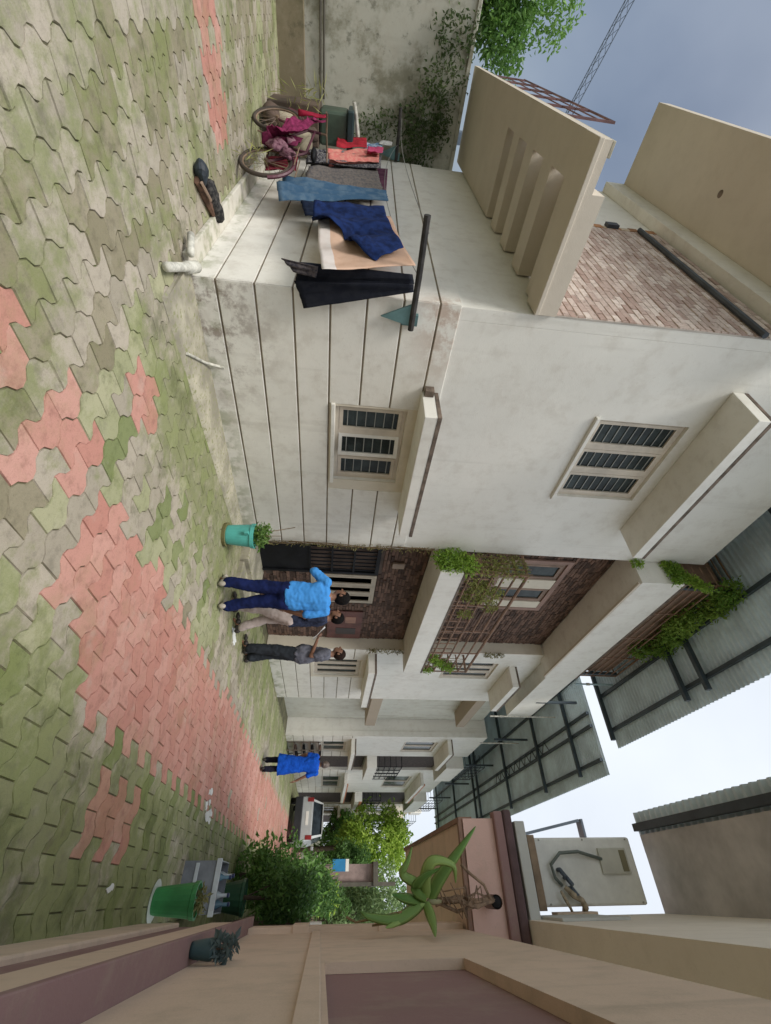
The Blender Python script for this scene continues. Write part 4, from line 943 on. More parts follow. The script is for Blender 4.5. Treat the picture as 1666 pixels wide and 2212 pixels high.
# hanging aloe
al = thing('aloe_plant', 'large green aloe hanging by its roots from the drain spout', 'aloe', (.04, 4.62, 2.45))
ALO = leafmat('aloe_green', (.075, .20, .045), (.38, .52, .17), .15)
def blade(pts, wd, tint, seed):
    pts = [Vector(p) for p in pts]; fine = []
    for i in range(len(pts) - 1):
        for k in range(6): 
            t = k / 6; p0 = pts[max(0, i - 1)]; p1 = pts[i]; p2 = pts[i + 1]; p3 = pts[min(len(pts) - 1, i + 2)]
            fine.append(.5 * ((2 * p1) + (p2 - p0) * t + (2 * p0 - 5 * p1 + 4 * p2 - p3) * t * t + (3 * p1 - p0 - 3 * p2 + p3) * t ** 3))
    fine.append(pts[-1]); n = len(fine); vs = []; fs = []
    for i, p in enumerate(fine):
        d = (fine[min(i + 1, n - 1)] - fine[max(0, i - 1)]).normalized(); s = d.cross(Vector((.25, 1, .15))).normalized(); u = s.cross(d)
        k = i / (n - 1); ww = wd * (1 - k ** 1.7) * (.75 + .5 * math.sin(min(1, k * 2.2) * 1.57)) + .003
        for a, b in ((-1, .35), (-.55, -.1), (0, -.42), (.55, -.1), (1, .35), (0, .05)): vs.append(p + s * a * ww + u * b * ww * .6)
    for i in range(n - 1):
        for j in range(6): fs.append((i * 6 + j, i * 6 + (j + 1) % 6, (i + 1) * 6 + (j + 1) % 6, (i + 1) * 6 + j))
    o = MB().add(vs, fs).build('leaf', ALO, al, smooth=True); at = o.data.attributes.new('tint', 'FLOAT', 'FACE')
    at.data.foreach_set('value', [min(1, max(0, tint + .35 * (.5 - (i // 6) / n) + .2 * ((i % 6) in (0, 3, 4)))) for i in range(len(o.data.polygons))])
blade([(.03, 4.62, 2.46), (-.08, 4.56, 2.52), (-.26, 4.52, 2.70), (-.43, 4.50, 2.87)], .046, .2, 1)
blade([(.04, 4.62, 2.40), (.09, 4.52, 2.30), (.14, 4.40, 2.15), (.12, 4.30, 1.95), (.09, 4.30, 1.88)], .040, .3, 2)
blade([(.05, 4.62, 2.42), (.12, 4.45, 2.42), (.17, 4.15, 2.38), (.21, 3.85, 2.33)], .034, .55, 3)
blade([(.02, 4.62, 2.40), (-.06, 4.52, 2.34), (-.12, 4.46, 2.22), (-.20, 4.44, 2.26), (-.29, 4.44, 2.30)], .034, .4, 4)
blade([(.02, 4.62, 2.44), (-.10, 4.46, 2.40), (-.20, 4.40, 2.46), (-.17, 4.42, 2.62), (-.06, 4.46, 2.64)], .042, .6, 5)
blade([(.03, 4.6, 2.42), (-.03, 4.48, 2.32), (-.10, 4.40, 2.38), (-.15, 4.36, 2.50)], .036, .15, 6)
blade([(.05, 4.6, 2.40), (.11, 4.5, 2.26), (.16, 4.38, 2.14), (.18, 4.3, 2.06)], .03, .75, 7)
blade([(.04, 4.6, 2.38), (.02, 4.45, 2.22), (.0, 4.36, 2.12)], .034, .1, 8)
rt = MB(); rs = random.Random(9)
for k in range(7):
    rt.tube([(.05 + rs.uniform(-.03, .03), 4.62, 2.50), (.07 + rs.uniform(-.06, .05), 4.66 + rs.uniform(-.04, .04), 2.68), (.05 + rs.uniform(-.07, .06), 4.70, 2.86), (.06 + rs.uniform(-.03, .03), 4.76, 3.03)], rs.uniform(.007, .016), 6)
for k in range(9): a = rs.uniform(2.55, 2.9); rt.tube([(.05, 4.66, a), (.05 + rs.uniform(-.12, .12), 4.6, a - .02), (.05 + rs.uniform(-.13, .13), 4.6, a - rs.uniform(.05, .2))], .005, 5)
rt.tube([(.06, 4.75, 3.0), (-.05, 4.68, 2.93), (-.13, 4.64, 2.80), (-.18, 4.62, 2.74)], .012, 6)
rt.build('roots', mat('dry_root', (.26, .18, .12), .9, .3, 20), al, smooth=True)
MB().ball((.045, 4.63, 2.50), .026, .026, .07).build('stem_base', mat('pale_stem', (.40, .40, .24), .8, .25), al, smooth=True)
MB().tube([(.10, 4.45, 2.2), (.13, 4.4, 2.0), (.15, 4.38, 1.85), (.12, 4.36, 1.78)], .008, 5).tube([(.1, 4.45, 2.2), (.16, 4.4, 2.08), (.17, 4.38, 1.97)], .007, 5).build('dead_stalk', mat('dead_stalk', (.24, .17, .08), .9, .2), al)
# small plants on the ledge
for i, (y, r) in enumerate(((3.2, .036), (3.02, .042))):
    pt = thing('ledge_pot', ['small teal pot on the mauve ledge, the farther of two', 'larger teal pot on the mauve ledge, the nearer of two'][i], 'pot', (.185, y, .985), 'pots on the ledge')
    MB().loft([((.185, y, .986), r * .7, r * .7), ((.185, y, 1.0), r * .8, r * .8), ((.185, y, 1.08), r, r), ((.185, y, 1.09), r * .92, r * .92)], 14).build('pot_body', mat('teal_pot', (.04, .09, .10), .5, .2), pt, smooth=True)
    leaves('pot_plant', leafmat('grey_teal_leaf', (.03, .05, .06), (.12, .17, .17)), pt, [((.185, y, 1.13), (r * 1.1, r * 1.1, .06))], 60, .05, seed=60 + i)
    MB().tube([(.185, y, 1.08), (.18, y + .02, 1.18)], .006, 5).build('pot_stem', MATS['dry_root'], pt)

# pots and tubs at the foot of the pink house
gb = thing('green_planter', 'bright green plastic planter at the corner of the pink house', 'planter', (.02, 5.80, 0))
GRP = mat('green_plastic', (.04, .24, .075), .45, .15, 4)
rg_ = [((.015, 5.80, z), r, r) for z, r in ((.012, .10), (.03, .105), (.36, .135), (.37, .145), (.41, .148), (.412, .13), (.38, .125))]
MB().loft(rg_, 20).build('planter_body', GRP, gb, smooth=False); MB().loft([((.015, 5.80, .0), .15, .15), ((.015, 5.80, .012), .165, .165)], 20).build('saucer', mat('pale_saucer', (.62, .66, .60), .5, .1), gb)
leaves('planter_weed', leafmat('brown_weed', (.08, .09, .03), (.25, .24, .1)), gb, [((.015, 5.8, .44), (.1, .1, .06))], 90, .06, seed=70)
tb = thing('storage_tub', 'grey translucent tub of bottles behind the green planter', 'tub', (-.05, 7.0, 0))
TUB = mat('grey_tub', (.20, .22, .25), .3, .15, 5)
q = MB(); x0, x1, y0, y1 = -.33, .14, 6.72, 7.22
q.box(x0, x1, y0, y0 + .012, .01, .42); q.box(x0, x1, y1 - .012, y1, .01, .42); q.box(x0, x0 + .012, y0 + .012, y1 - .012, .01, .42); q.box(x1 - .012, x1, y0 + .012, y1 - .012, .01, .42); q.box(x0, x1, y0, y1, 0, .0095); q.build('tub_body', TUB, tb)
bx('tub_rim', mat('tub_rim', (.5, .55, .58), .3, .1), tb, x0 - .02, x1 + .02, y0 - .02, y0 - .001, .36, .42, .006); bx('tub_band', MATS['tub_rim'], tb, x0 + .02, x1 - .02, y0 - .012, y0 - .001, .13, .17, .003)
for k, (a, b) in enumerate(((-.18, 6.9), (-.02, 6.95), (.06, 7.08), (-.2, 7.1))):
    bt = thing('bottle', ['blue water bottle at the lane side of the grey tub', 'pale blue bottle in the middle of the grey tub', 'pale bottle near the wall side of the grey tub', 'blue bottle at the back of the grey tub'][k], 'bottle', (a, b, .012), 'bottles in the tub')
    MB().loft([((a, b, .013), .045, .045), ((a, b, .38), .045, .045), ((a, b, .44), .018, .018), ((a, b, .50), .018, .018)], 12).build('bottle_body', mat('bottle_blue', (.12, .24, .32), .2, .1) if k % 2 == 0 else mat('bottle_pale', (.45, .52, .55), .2, .1), bt, smooth=True)
    MB().loft([((a, b, .50), .021, .021), ((a, b, .525), .021, .021)], 12).build('cap', mat('cap_navy', (.02, .04, .12), .4, .1), bt)
dp = thing('potted_shrub', 'leafy dark shrub in a dark green pot beyond the grey tub', 'shrub', (.0, 9.4, 0))
MB().loft([((.0, 9.4, .0), .16, .16), ((.0, 9.4, .34), .22, .22), ((0, 9.4, .36), .235, .235), ((0, 9.4, .40), .235, .235), ((0, 9.4, .38), .2, .2)], 18).build('pot', mat('dark_green_pot', (.025, .10, .055), .5, .15), dp)
MB().tube([(0, 9.4, .3), (.02, 9.5, .8), (-.05, 9.6, 1.3)], [.03, .025, .012], 7).tube([(0, 9.4, .4), (-.2, 9.7, .9)], .012, 6).build('stem', MATS['bark'], dp)
leaves('foliage', GREEN_DK, dp, crown((-.08, 9.8, 1.0), (.33, .6, .55), 26, .24, 5), 2600, .09, seed=71)
for i, (x, y, zt, sd2, m_, lb) in enumerate(((-.32, 10.7, 1.25, 75, GREEN_MID, 'low green bush at the lane edge right behind the potted shrub'), (-.28, 15.0, 2.3, 76, GREEN_MID, 'full green bush before the brown shed'), (.05, 19.5, 3.0, 77, GREEN_DK, 'tall dark bush beside the brown shed'), (-.15, 11.6, 1.6, 72, GREEN_MID, 'mid green bush behind the potted shrub'), (-.05, 13.6, 2.0, 73, GREEN_DK, 'tall dark bush on the right edge of the lane'), (-.1, 16.5, 2.2, 74, GREEN_BR, 'yellow green bush on the right before the trees'))):
    b_ = thing('bush', lb, 'bush', (x, y, 0), 'bushes along the right edge')
    MB().tube([(x, y, 0), (x + .05, y, zt * .5)], .04, 6).build('stem', MATS['bark'], b_); leaves('foliage', m_, b_, crown((x, y, zt * .55), (.4, .7, zt * .4), 16, .32, sd2), 1800, .11, seed=sd2)
fc = thing('plank_fence', 'weathered brown plank fence behind the bushes on the right', 'fence', (.33, 10, 0))
for k in range(46): y = 6.6 + k * .27; bx('plank', mat('fence_wood', (.17, .125, .08), .9, .3, 5), fc, .32 + random.uniform(0, .015), .35, y, y + .25, 0, 1.45 + random.uniform(-.06, .06), .004)
bx('fence_rail', MATS['fence_wood'], fc, .351, .39, 6, 18.4, .4, .48); bx('fence_rail', MATS['fence_wood'], fc, .351, .39, 6, 18.4, 1.1, 1.18)
bx('fence_box', FRAME_W, fc, .25, .319, 7.7, 7.9, 1.46, 1.62, .01)
shd = thing('garden_shed', 'small brown shed with dark post beyond the bushes', 'shed', (-.3, 18, 0))
bx('shed_wall', mat('shed_pinkbrown', (.30, .22, .20), .8, .2), shd, -.75, -.25, 18, 20, 0, 3.2); bx('shed_roof', mat('shed_roof', (.10, .09, .07), .8, .2), shd, -.8, -.2, 17.8, 20.2, 3.2, 3.35); bx('post', MATS['shed_roof'], shd, -.30, -.20, 17.85, 17.95, 0, 3.9)
sg = thing('blue_sign', 'small blue and white board above the bushes', 'sign', (-.62, 17.4, 2.0)); bx('board', mat('sign_blue', (.02, .20, .42), .5, .1), sg, -.85, -.55, 17.4, 17.43, 1.9, 2.3); bx('board_edge', FRAME_W, sg, -.85, -.55, 17.395, 17.43, 2.301, 2.4); bx('sign_post', MATS['shed_roof'], sg, -.72, -.68, 17.44, 17.48, 0, 2.3)
tree('lane_tree', 'bright yellow green tree at the end of the lane above the car', (-2.0, 31, 0), crown((-2.2, 30.5, 4.2), (1.3, 1.6, 2.1), 34, .7, 11), GREEN_BR, 9000, .22, 3.0, seed=11, group='trees at the end of the lane')
tree('lane_tree', 'dark shaded tree in the middle at the end of the lane', (-1.0, 27.5, 0), crown((-1.25, 27.5, 2.9), (.6, .9, 1.1), 20, .5, 12), GREEN_DK, 6000, .15, 2.0, seed=12, group='trees at the end of the lane')
tree('lane_tree', 'blue green tree at the end of the lane beside the pink canopy', (.8, 33, 0), crown((.4, 33, 3.6), (1.6, 2, 2.6), 34, .8, 13), GREEN_MID, 9000, .2, 3.2, seed=13, group='trees at the end of the lane')
tree('lane_tree', 'pale green tree right behind the brown shed', (.6, 23, 0), crown((.35, 23, 3.4), (1.0, 1.6, 1.7), 26, .6, 15), leafmat('pale_leaf', (.10, .18, .07), (.30, .40, .18)), 6000, .16, 2.6, seed=15, group='trees at the end of the lane')
tree('lane_tree', 'mid green tree low behind the parked car', (-3.0, 36, 0), crown((-2.6, 36, 2.6), (1.8, 1.5, 1.6), 26, .7, 14), GREEN_MID, 6000, .2, 2.2, seed=14, group='trees at the end of the lane')

# ---- teal pot at the gate
tp = thing('teal_bucket', 'turquoise plastic bucket planted with herbs beside the entrance steps', 'bucket', (-3.66, 4.82, 0))
TQ = mat('turquoise_plastic', (.09, .42, .38), .45, .1, 4); c = (-3.66, 4.82)
MB().loft([((*c, .045), .125, .125), ((*c, .06), .13, .13), ((*c, .36), .155, .155), ((*c, .365), .168, .168), ((*c, .41), .17, .17), ((*c, .412), .15, .15), ((*c, .39), .148, .148)], 24).build('bucket_body', TQ, tp)
MB().loft([((*c, .0), .155, .155), ((*c, .045), .165, .165)], 20).build('base_tray', mat('olive_tray', (.16, .15, .06), .8, .2), tp)
bx('handle_lug', TQ, tp, c[0] + .06, c[0] + .10, c[1] - .185, c[1] - .14, .30, .36, .005)
leaves('herbs', leafmat('herb_leaf', (.05, .13, .03), (.20, .30, .07)), tp, [((*c, .47), (.15, .15, .08)), ((c[0] - .1, c[1] + .05, .52), (.12, .1, .08))], 420, .06, seed=81)
MB().tube([(c[0] - .05, c[1], .42), (c[0] - .2, c[1] + .1, .68), (c[0] - .3, c[1] + .14, .9)], .006, 5).tube([(c[0], c[1], .42), (c[0] - .05, c[1] + .03, .75)], .005, 5).build('herb_stems', MATS['stem_brown'], tp)

# ---- parked car, seen from behind
cr_ = thing('parked_car', 'silver hatchback parked at the end of the lane, rear towards us', 'car', (-2.55, 24.9, 0))
CARP = mat('silver_car_paint', (.50, .52, .52), .3, .05, metal=.3); CX = -2.55
def car_sec(y, w0, z0, w1, z1, w2, z2): return [(CX - w0, y, z0), (CX - w1, y, z1), (CX - w2, y, z2), (CX + w2, y, z2), (CX + w1, y, z1), (CX + w0, y, z0)]
secs = [car_sec(23.3, .72, .42, .78, .70, .74, .98), car_sec(23.42, .78, .30, .82, .70, .76, 1.02), car_sec(24.2, .80, .28, .83, .75, .77, 1.0), car_sec(25.9, .80, .28, .83, .75, .77, .98), car_sec(26.6, .79, .28, .81, .70, .72, .88), car_sec(27.0, .70, .40, .74, .62, .62, .74)]
q = MB(); vs = [p for s in secs for p in s]; fs = [(i * 6 + j, i * 6 + (j + 1) % 6, (i + 1) * 6 + (j + 1) % 6, (i + 1) * 6 + j) for i in range(5) for j in range(6)] + [tuple(range(6)), tuple(range(30, 36))]
q.add(vs, fs).build('body', CARP, cr_)
cab = [[(CX - .73, 23.4, 1.0), (CX + .73, 23.4, 1.0), (CX + .60, 23.75, 1.47), (CX - .60, 23.75, 1.47)], [(CX - .73, 26.0, .98), (CX + .73, 26.0, .98), (CX + .58, 25.2, 1.47), (CX - .58, 25.2, 1.47)]]
MB().add(cab[0] + cab[1], [(0, 1, 2, 3), (7, 6, 5, 4), (0, 4, 5, 1), (1, 5, 6, 2), (2, 6, 7, 3), (3, 7, 4, 0)]).build('cabin', CARP, cr_)
CGL = glass_dark('car_glass', (.012, .016, .02))
MB().add([(CX - .62, 23.415, 1.05), (CX + .62, 23.415, 1.05), (CX + .54, 23.70, 1.43), (CX - .54, 23.70, 1.43), (CX - .62, 23.45, 1.05), (CX + .62, 23.45, 1.05), (CX + .54, 23.73, 1.43), (CX - .54, 23.73, 1.43)], [(0, 1, 2, 3), (7, 6, 5, 4), (0, 4, 5, 1), (2, 6, 7, 3)]).build('rear_window', CGL, cr_)
for s in (-1, 1):
    MB().add([(CX + s * .735, 23.6, 1.03), (CX + s * .735, 25.8, 1.03), (CX + s * .605, 25.2, 1.43), (CX + s * .615, 23.85, 1.43)], [(0, 1, 2, 3)]).build('side_window', CGL, cr_)
    bx('tail_light', mat('tail_red', (.25, .02, .02), .3, .1), cr_, CX + s * .60, CX + s * .76, 23.275, 23.36, .78, 1.05, .015)
    for y in (23.95, 26.2):
        wh = MB().tube([(CX + s * .62, y, .30), (CX + s * .81, y, .30)], .30, 20).build('wheel', mat('tyre_black', (.02, .02, .02), .8, .2), cr_); MB().tube([(CX + s * .8, y, .30), (CX + s * .82, y, .30)], .18, 14).build('rim', ACG, wh)
    bx('mirror', CARP, cr_, CX + s * .84, CX + s * .98, 25.5, 25.6, 1.0, 1.12, .02)
bx('bumper', mat('bumper_dark', (.02, .022, .026), .5, .2), cr_, CX - .78, CX + .78, 23.2, 23.45, .24, .58, .03)
bx('number_plate', FRAME_W, cr_, CX - .25, CX + .25, 23.285, 23.298, .74, .86); bx('spoiler', CARP, cr_, CX - .55, CX + .55, 23.62, 23.8, 1.455, 1.49, .01)

# ---- stains of spilt whitewash on the pavers
def spill(label, cx, cy, rx, ry, seed, sc=1.):
    rs = random.Random(seed); mb = MB()
    for k in range(9):
        a, b = cx + rs.gauss(0, rx * .5), cy + rs.gauss(0, ry * .5); r = rs.uniform(.02, .06) * sc; n = 9
        pts = [(a + r * rs.uniform(.5, 1.4) * math.cos(6.28 * j / n), b + 2.0 * r * rs.uniform(.5, 1.4) * math.sin(6.28 * j / n)) for j in range(n)]
        mb.prism(pts, 2, .003, .006 + .0006 * k)
    tag(tag(mb.build('whitewash_spill', mat('whitewash', (.74, .76, .74), .8, .1)), label, 'stain', 'whitewash spills'), kind='stuff')
spill('white spill on the pavers right of the red strip', -.9, 7.3, .16, .3, 1); spill('tiny white spill near the green planter', -.06, 4.55, .012, .03, 2, .35); spill('small white spill beside the standing men', -3.05, 6.55, .08, .3, 3)

# ================================================================== PEOPLE
def remeshed(mb, voxel, smooth=4, wrinkle=0., seed=0, wscale=9.):
    me = bpy.data.meshes.new('tmp'); me.from_pydata(mb.v, [], mb.f)
    bm = bmesh.new(); bm.from_mesh(me); bmesh.ops.recalc_face_normals(bm, faces=bm.faces[:]); bm.to_mesh(me); bm.free()
    o = bpy.data.objects.new('tmp', me); col.objects.link(o)
    r = o.modifiers.new('r', 'REMESH'); r.mode = 'VOXEL'; r.voxel_size = voxel
    if smooth: s = o.modifiers.new('s', 'SMOOTH'); s.factor = .5; s.iterations = smooth
    dg = bpy.context.evaluated_depsgraph_get(); e = o.evaluated_get(dg); m2 = bpy.data.meshes.new_from_object(e)
    bpy.data.objects.remove(o); bpy.data.meshes.remove(me)
    if wrinkle:
        for v in m2.vertices:
            p = v.co; d = mnoise.noise(Vector((p.x * wscale, p.y * wscale, p.z * wscale * .8 + seed * 5))) + .5 * mnoise.noise(Vector((p.x * wscale * 2.2 + seed, p.y * wscale * 2.2, p.z * wscale * 2.6)))
            v.co = p + v.normal * wrinkle * d
    m2.materials.clear(); m2.polygons.foreach_set('use_smooth', [True] * len(m2.polygons)); return m2
SKIN = mat('brown_skin', (.21, .105, .065), .55, .08, 12); HAIRM = mat('black_hair', (.008, .007, .007), .85, .2, 40, spec=.1)
def hand(mb, wrist, d, nrm, curl=.35, s=1.):
    """palm with four unequal bent fingers and a thumb leaving its side"""
    d = Vector(d).normalized(); nrm = Vector(nrm); nrm = (nrm - d * nrm.dot(d)).normalized(); sd = d.cross(nrm)
    w = Vector(wrist); pc = w + d * .05 * s
    M_ = Matrix((sd, nrm, d)).transposed(); mb.ball(pc, .042 * s, .018 * s, .056 * s, 10, 8, M_)
    for k, (off, L) in enumerate(((-.032, .066), (-.011, .078), (.011, .074), (.031, .058))):
        a = w + d * .088 * s + sd * off * s; d1 = (d + nrm * curl + sd * off * 2.5).normalized(); b = a + d1 * L * .55 * s; d2 = (d + nrm * curl * 2.6).normalized()
        mb.cap_(a, b, .0095 * s, .009 * s, 8); mb.cap_(b, b + d2 * L * .5 * s, .009 * s, .0075 * s, 8)
    a = w + d * .03 * s - sd * .034 * s; b = a + (d * .6 - sd * .75 + nrm * .3).normalized() * .042 * s
    mb.cap_(a, b, .012 * s, .011 * s, 8); mb.cap_(b, b + (d + nrm * .4 - sd * .1).normalized() * .034 * s, .011 * s, .009 * s, 8)
def person(label, loc, front, H, arms, legs, shirt, trouser, shoes, lean=0., head=(0, 0), build=1., hair=HAIRM, sleeve=.75, dress=False, hairkind='short', seed=1, belt=True, belly=0.):
    s = H / 1.72; fx, fy = Vector(front).normalized(); M3 = Matrix(((fy, fx, 0), (-fx, fy, 0), (0, 0, 1)))     # local +Y -> front
    def Wd(p): return M3 @ (Vector(p) * s)
    Lz = lambda z: (0, lean * (z - .95), z)
    B = build; b = MB()
    hipL, hipR = Vector((-.09, 0, .92)), Vector((.09, 0, .92))
    ns, nh = Vector(Lz(1.44)), Vector(Lz(1.52)); hc = Vector(Lz(1.60)) + Vector((0, .012, .005))
    Hm = Matrix.Rotation(head[0], 3, 'Z') @ Matrix.Rotation(-head[1], 3, 'X')
    b.loft([(Lz(.86), .14 * B, .10), (Lz(.98), .145 * B, .10), (Lz(1.12), .125 * B, .09), (Lz(1.28), .155 * B, .105), (Lz(1.40), .16 * B, .09), (Lz(1.46), .07, .06)], 14)
    b.cap_(ns, nh, .056, .05)
    b.ball(hc, .073, .092, .112, 16, 12, Hm); b.ball(hc + Hm @ Vector((0, .03, -.06)), .052, .058, .055, 10, 8, Hm)
    b.cap_(hc + Hm @ Vector((0, .085, .012)), hc + Hm @ Vector((0, .108, -.022)), .009, .015, 8)
    for e in (-1, 1): b.ball(hc + Hm @ Vector((e * .076, -.004, -.005)), .012, .02, .033, 8, 6, Hm)
    tro = MB(); sh = MB()
    zb = .80 if not dress else .80
    for side, (kn, an, toe) in zip((-1, 1), legs):
        hp = hipL if side < 0 else hipR; kn, an, toe = Vector(kn), Vector(an), Vector(toe)
        b.cap_(hp, kn, .070, .048); b.cap_(kn, an, .046, .034); b.cap_(an, an + (toe - an) * .9 + Vector((0, 0, -.045)), .034, .022)
        tro.cap_(hp + Vector((0, -.005, -.02)), kn, .092 * B, .076 * B); tro.cap_(kn, an + Vector((0, 0, .03)), .074 * B, .064 * B)
    tro.loft([(Lz(.80), .10 * B, .085), (Lz(.86), .152 * B, .108), (Lz(.93), .148 * B, .104), (Lz(.98), .135 * B, .09)], 16)
    sh.loft([(Lz(.87), .168 * B, .122), (Lz(.96), .172 * B, .126 + belly), (Lz(1.08), .165 * B, .118 + belly), (Lz(1.20), .168 * B, .118), (Lz(1.33), .182 * B, .118), (Lz(1.41), .165 * B, .095), (Lz(1.465), .075, .068)], 18)
    for side, (el, wr, nrm, curl) in zip((-1, 1), arms):
        sd_ = Vector(Lz(1.395)) + Vector((side * .175 * B, 0, 0)); el, wr = Vector(el), Vector(wr)
        b.cap_(sd_, el, .046, .038); b.cap_(el, wr, .037, .026); hand(b, wr, wr - el, nrm, curl)
        sh.ball(sd_ + Vector((-side * .012, 0, 0)), .072, .070, .068, 12, 8)
        if sleeve <= 1: sh.cap_(sd_, sd_.lerp(el, sleeve), .066, .058)
        else: sh.cap_(sd_, el, .064, .052); sh.cap_(el, el.lerp(wr, sleeve - 1), .050, .042)
    if dress:
        sh.loft([(Lz(.42), .25, .20), (Lz(.5), .245, .195), (Lz(.7), .215, .165), (Lz(.9), .19, .14), (Lz(1.02), .17, .125)], 18)
    root_me = remeshed(b, .011, 2); root_me.materials.append(SKIN)
    for v in root_me.vertices: v.co = Wd(v.co)
    o = bpy.data.objects.new('person', root_me); col.objects.link(o); o.location = loc; tag(o, label, 'person')
    def child(name, me, m):
        for v in me.vertices: v.co = Wd(v.co)
        me.materials.append(m); c = bpy.data.objects.new(name, me); col.objects.link(c); c.parent = o; return c
    child('trousers', remeshed(tro, .014, 3, .015, seed, 10), trouser); child('dress' if dress else 'shirt', remeshed(sh, .013, 2, .017, seed + 3, 11), shirt)
    if belt and not dress:
        bl = MB().loft([(Lz(1.00), .163 * B, .122 + belly), (Lz(1.03), .163 * B, .122 + belly)], 20); me = bpy.data.meshes.new('belt'); me.from_pydata(bl.v, [], bl.f); 
    for kn, an, toe in legs:
        an, toe = Vector(an), Vector(toe); f = (toe - an); f.z = 0; f.normalize(); q = MB()
        for t, r, h in ((-.06, .036, .05), (.0, .042, .055), (.08, .046, .045), (.16, .042, .034), (.20, .03, .026)): q.ball((an.x + f.x * t, an.y + f.y * t, an.z - .075 + h), r, r, h, 10, 6)
        me = remeshed(q, .01, 2); 
        for v in me.vertices: v.co.z = max(v.co.z, an.z - .082)
        child('shoe', me, shoes)
    # hair: a cap of the skull with the face left free
    hb = MB().ball((0, 0, 0), .082, .100, .116, 22, 16); keep = []
    for fc_ in hb.f:
        m = sum((Vector(hb.v[i]) for i in fc_), Vector()) / len(fc_)
        if m.z > .045 or (m.y < .015 and m.z > -.055) or (m.y < -.04 and m.z > -.075): keep.append(fc_)
    hb.f = keep; hb.v = [tuple(hc + Hm @ (Vector(v) * (1 + .05 * mnoise.noise(Vector(v) * 40)) + Vector((0, -.006, .006)))) for v in hb.v]; hb.mi = [0] * len(keep)
    if hairkind == 'bun': hb.ball(hc + Hm @ Vector((0, -.105, -.01)), .042, .036, .042, 10, 8)
    me = bpy.data.meshes.new('hair'); me.from_pydata(hb.v, [], hb.f); me.polygons.foreach_set('use_smooth', [True] * len(me.polygons)); hr = child('hair', me, hair)
    sm = hr.modifiers.new('t', 'SOLIDIFY'); sm.thickness = .008
    for e in (-1, 1):
        q = MB().ball(hc + Hm @ Vector((e * .031, .078, .012)), .013, .008, .008, 8, 6, Hm); me = bpy.data.meshes.new('eye'); me.from_pydata(q.v, [], q.f); child('eye', me, BLACKM)
        q = MB().ball(hc + Hm @ Vector((e * .031, .082, .033)), .018, .006, .004, 8, 6, Hm); me = bpy.data.meshes.new('eyebrow'); me.from_pydata(q.v, [], q.f); child('eyebrow', me, hair)
    q = MB().ball(hc + Hm @ Vector((0, .084, -.058)), .022, .007, .006, 8, 6, Hm); me = bpy.data.meshes.new('mouth'); me.from_pydata(q.v, [], q.f); child('mouth', me, mat('lip_brown', (.16, .05, .04), .6, .1))
    return o
def leg(side, ky=0., ay=0., ax=0., az=.09, kx=0.): return ((side * .10 + kx, .02 + ky, .50), (side * .11 + ax, ay, az), (side * .13 + ax, ay + .13, .03 + az - .09))
BLUE = fabric('sky_blue_shirt', (.065, .30, .74), (.055, .27, .68), 9); NAVYT = fabric('navy_trousers', (.010, .018, .085), (.006, .010, .045), 8)
SHOE_W = mat('dusty_white_shoe', (.42, .38, .32), .7, .15); SHOE_K = mat('dark_shoe', (.03, .026, .024), .6, .2)
p1 = person('man in bright blue shirt and navy trousers standing before the gate, back to us', (-3.02, 5.24, 0), (-.72, .70), 1.73,
       [((-.34, .10, 1.20), (-.16, .27, 1.30), (0, 0, 1), .5), ((.25, -.02, 1.12), (.24, .10, .88), (-1, 0, 0), .4)],
       [leg(-1, 0, -.02, -.04), leg(1, .02, .03, .07)], BLUE, NAVYT, SHOE_W, lean=.02, head=(R(55), R(-12)), build=1.14, sleeve=.9, seed=1)
p2 = person('man in dark blue shirt and pale trousers half hidden behind the blue shirted man', (-3.17, 6.19, 0), (-.86, -.5), 1.68,
       [((-.20, .05, 1.12), (-.12, .26, 1.02), (1, 0, 0), .4), ((.21, .02, 1.12), (.15, .24, 1.0), (-1, 0, 0), .4)],
       [leg(-1, .10, .16), leg(1, -.04, -.16, 0, .11)], fabric('dark_blue_shirt', (.035, .045, .085), (.02, .026, .05), 9), fabric('pale_trousers', (.50, .43, .41), (.42, .36, .34), 8), SHOE_K, lean=.06, head=(R(0), R(-15)), build=1.0, sleeve=.8, seed=2)
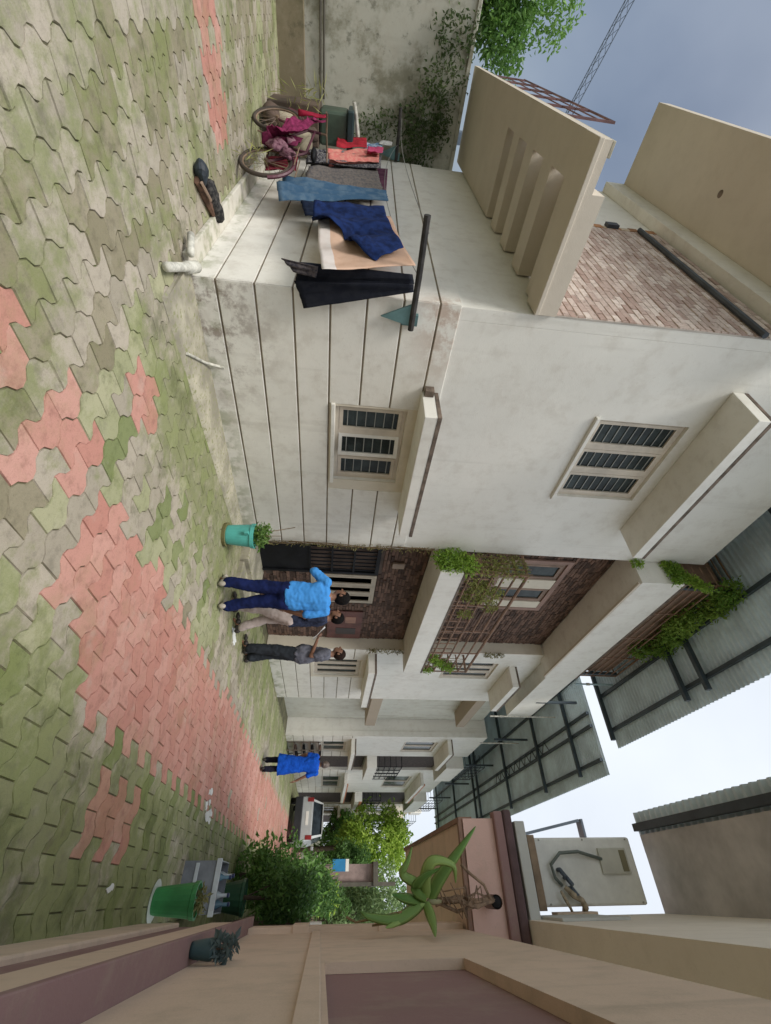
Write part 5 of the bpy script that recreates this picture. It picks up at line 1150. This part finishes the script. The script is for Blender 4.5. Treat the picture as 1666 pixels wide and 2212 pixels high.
p3 = person('man in grey polo and charcoal trousers reading a white paper', (-3.15, 7.44, 0), (-.93, -.30), 1.76,
       [((-.23, -.04, 1.15), (-.10, .22, 1.22), (.3, 0, 1), .5), ((.25, -.06, 1.14), (.13, .21, 1.20), (-.3, 0, 1), .5)],
       [leg(-1, .03, .06), leg(1, -.01, -.06)], fabric('grey_polo', (.15, .155, .19), (.09, .095, .12), 10), fabric('charcoal_trousers', (.035, .042, .052), (.022, .026, .032), 8), SHOE_K, lean=.03, head=(R(8), R(-18)), build=1.22, belly=.04, hair=mat('brown_black_hair', (.022, .013, .010), .85, .2, 40, spec=.1), sleeve=.7, seed=3)
p4 = person('walker in a long bright blue tunic going down the red strip', (-2.36, 11.95, 0), (-.12, 1), 1.60,
       [((-.23, .02, 1.13), (-.20, .14, .95), (1, 0, 0), .4), ((.27, -.03, 1.12), (.36, .02, .90), (-1, 0, 0), .4)],
       [leg(-1, .06, .10), leg(1, -.02, -.10, 0, .10)], fabric('royal_blue_tunic', (.008, .085, .50), (.006, .06, .38), 10), fabric('black_leggings', (.014, .015, .03)), SHOE_K, build=1.05, dress=True, sleeve=.8, hairkind='bun', hair=mat('grey_brown_hair', (.12, .09, .075), .6, .2, 40), head=(R(0), R(-6)), seed=4)
# the paper sits between the reader's hands
fx, fy = Vector((-.93, -.30)).normalized(); pc = Vector((-3.15, 7.44, 0)) + Vector((fx, fy, 0)) * .37 + Vector((0, 0, 1.27)); rr = Vector((fy, -fx, 0)); up_ = (Vector((fx, fy, 0)) * .75 + Vector((0, 0, .66))).normalized()
q = MB()
for j in range(7):
    for i in range(5): q.v.append(tuple(pc + rr * (i / 4 - .5) * .22 + up_ * (j / 6 - .5) * .30 + rr.cross(up_) * .012 * math.sin(i * .9 + j * .5)))
q.f = [(j * 5 + i, j * 5 + i + 1, (j + 1) * 5 + i + 1, (j + 1) * 5 + i) for j in range(6) for i in range(4)]; q.mi = [0] * len(q.f)
po = tag(q.build('paper_sheet', mat('white_paper', (.8, .8, .8), .7, .03), smooth=True), 'white sheet of paper held by the man in the grey polo', 'paper'); po.modifiers.new('t', 'SOLIDIFY').thickness = .002
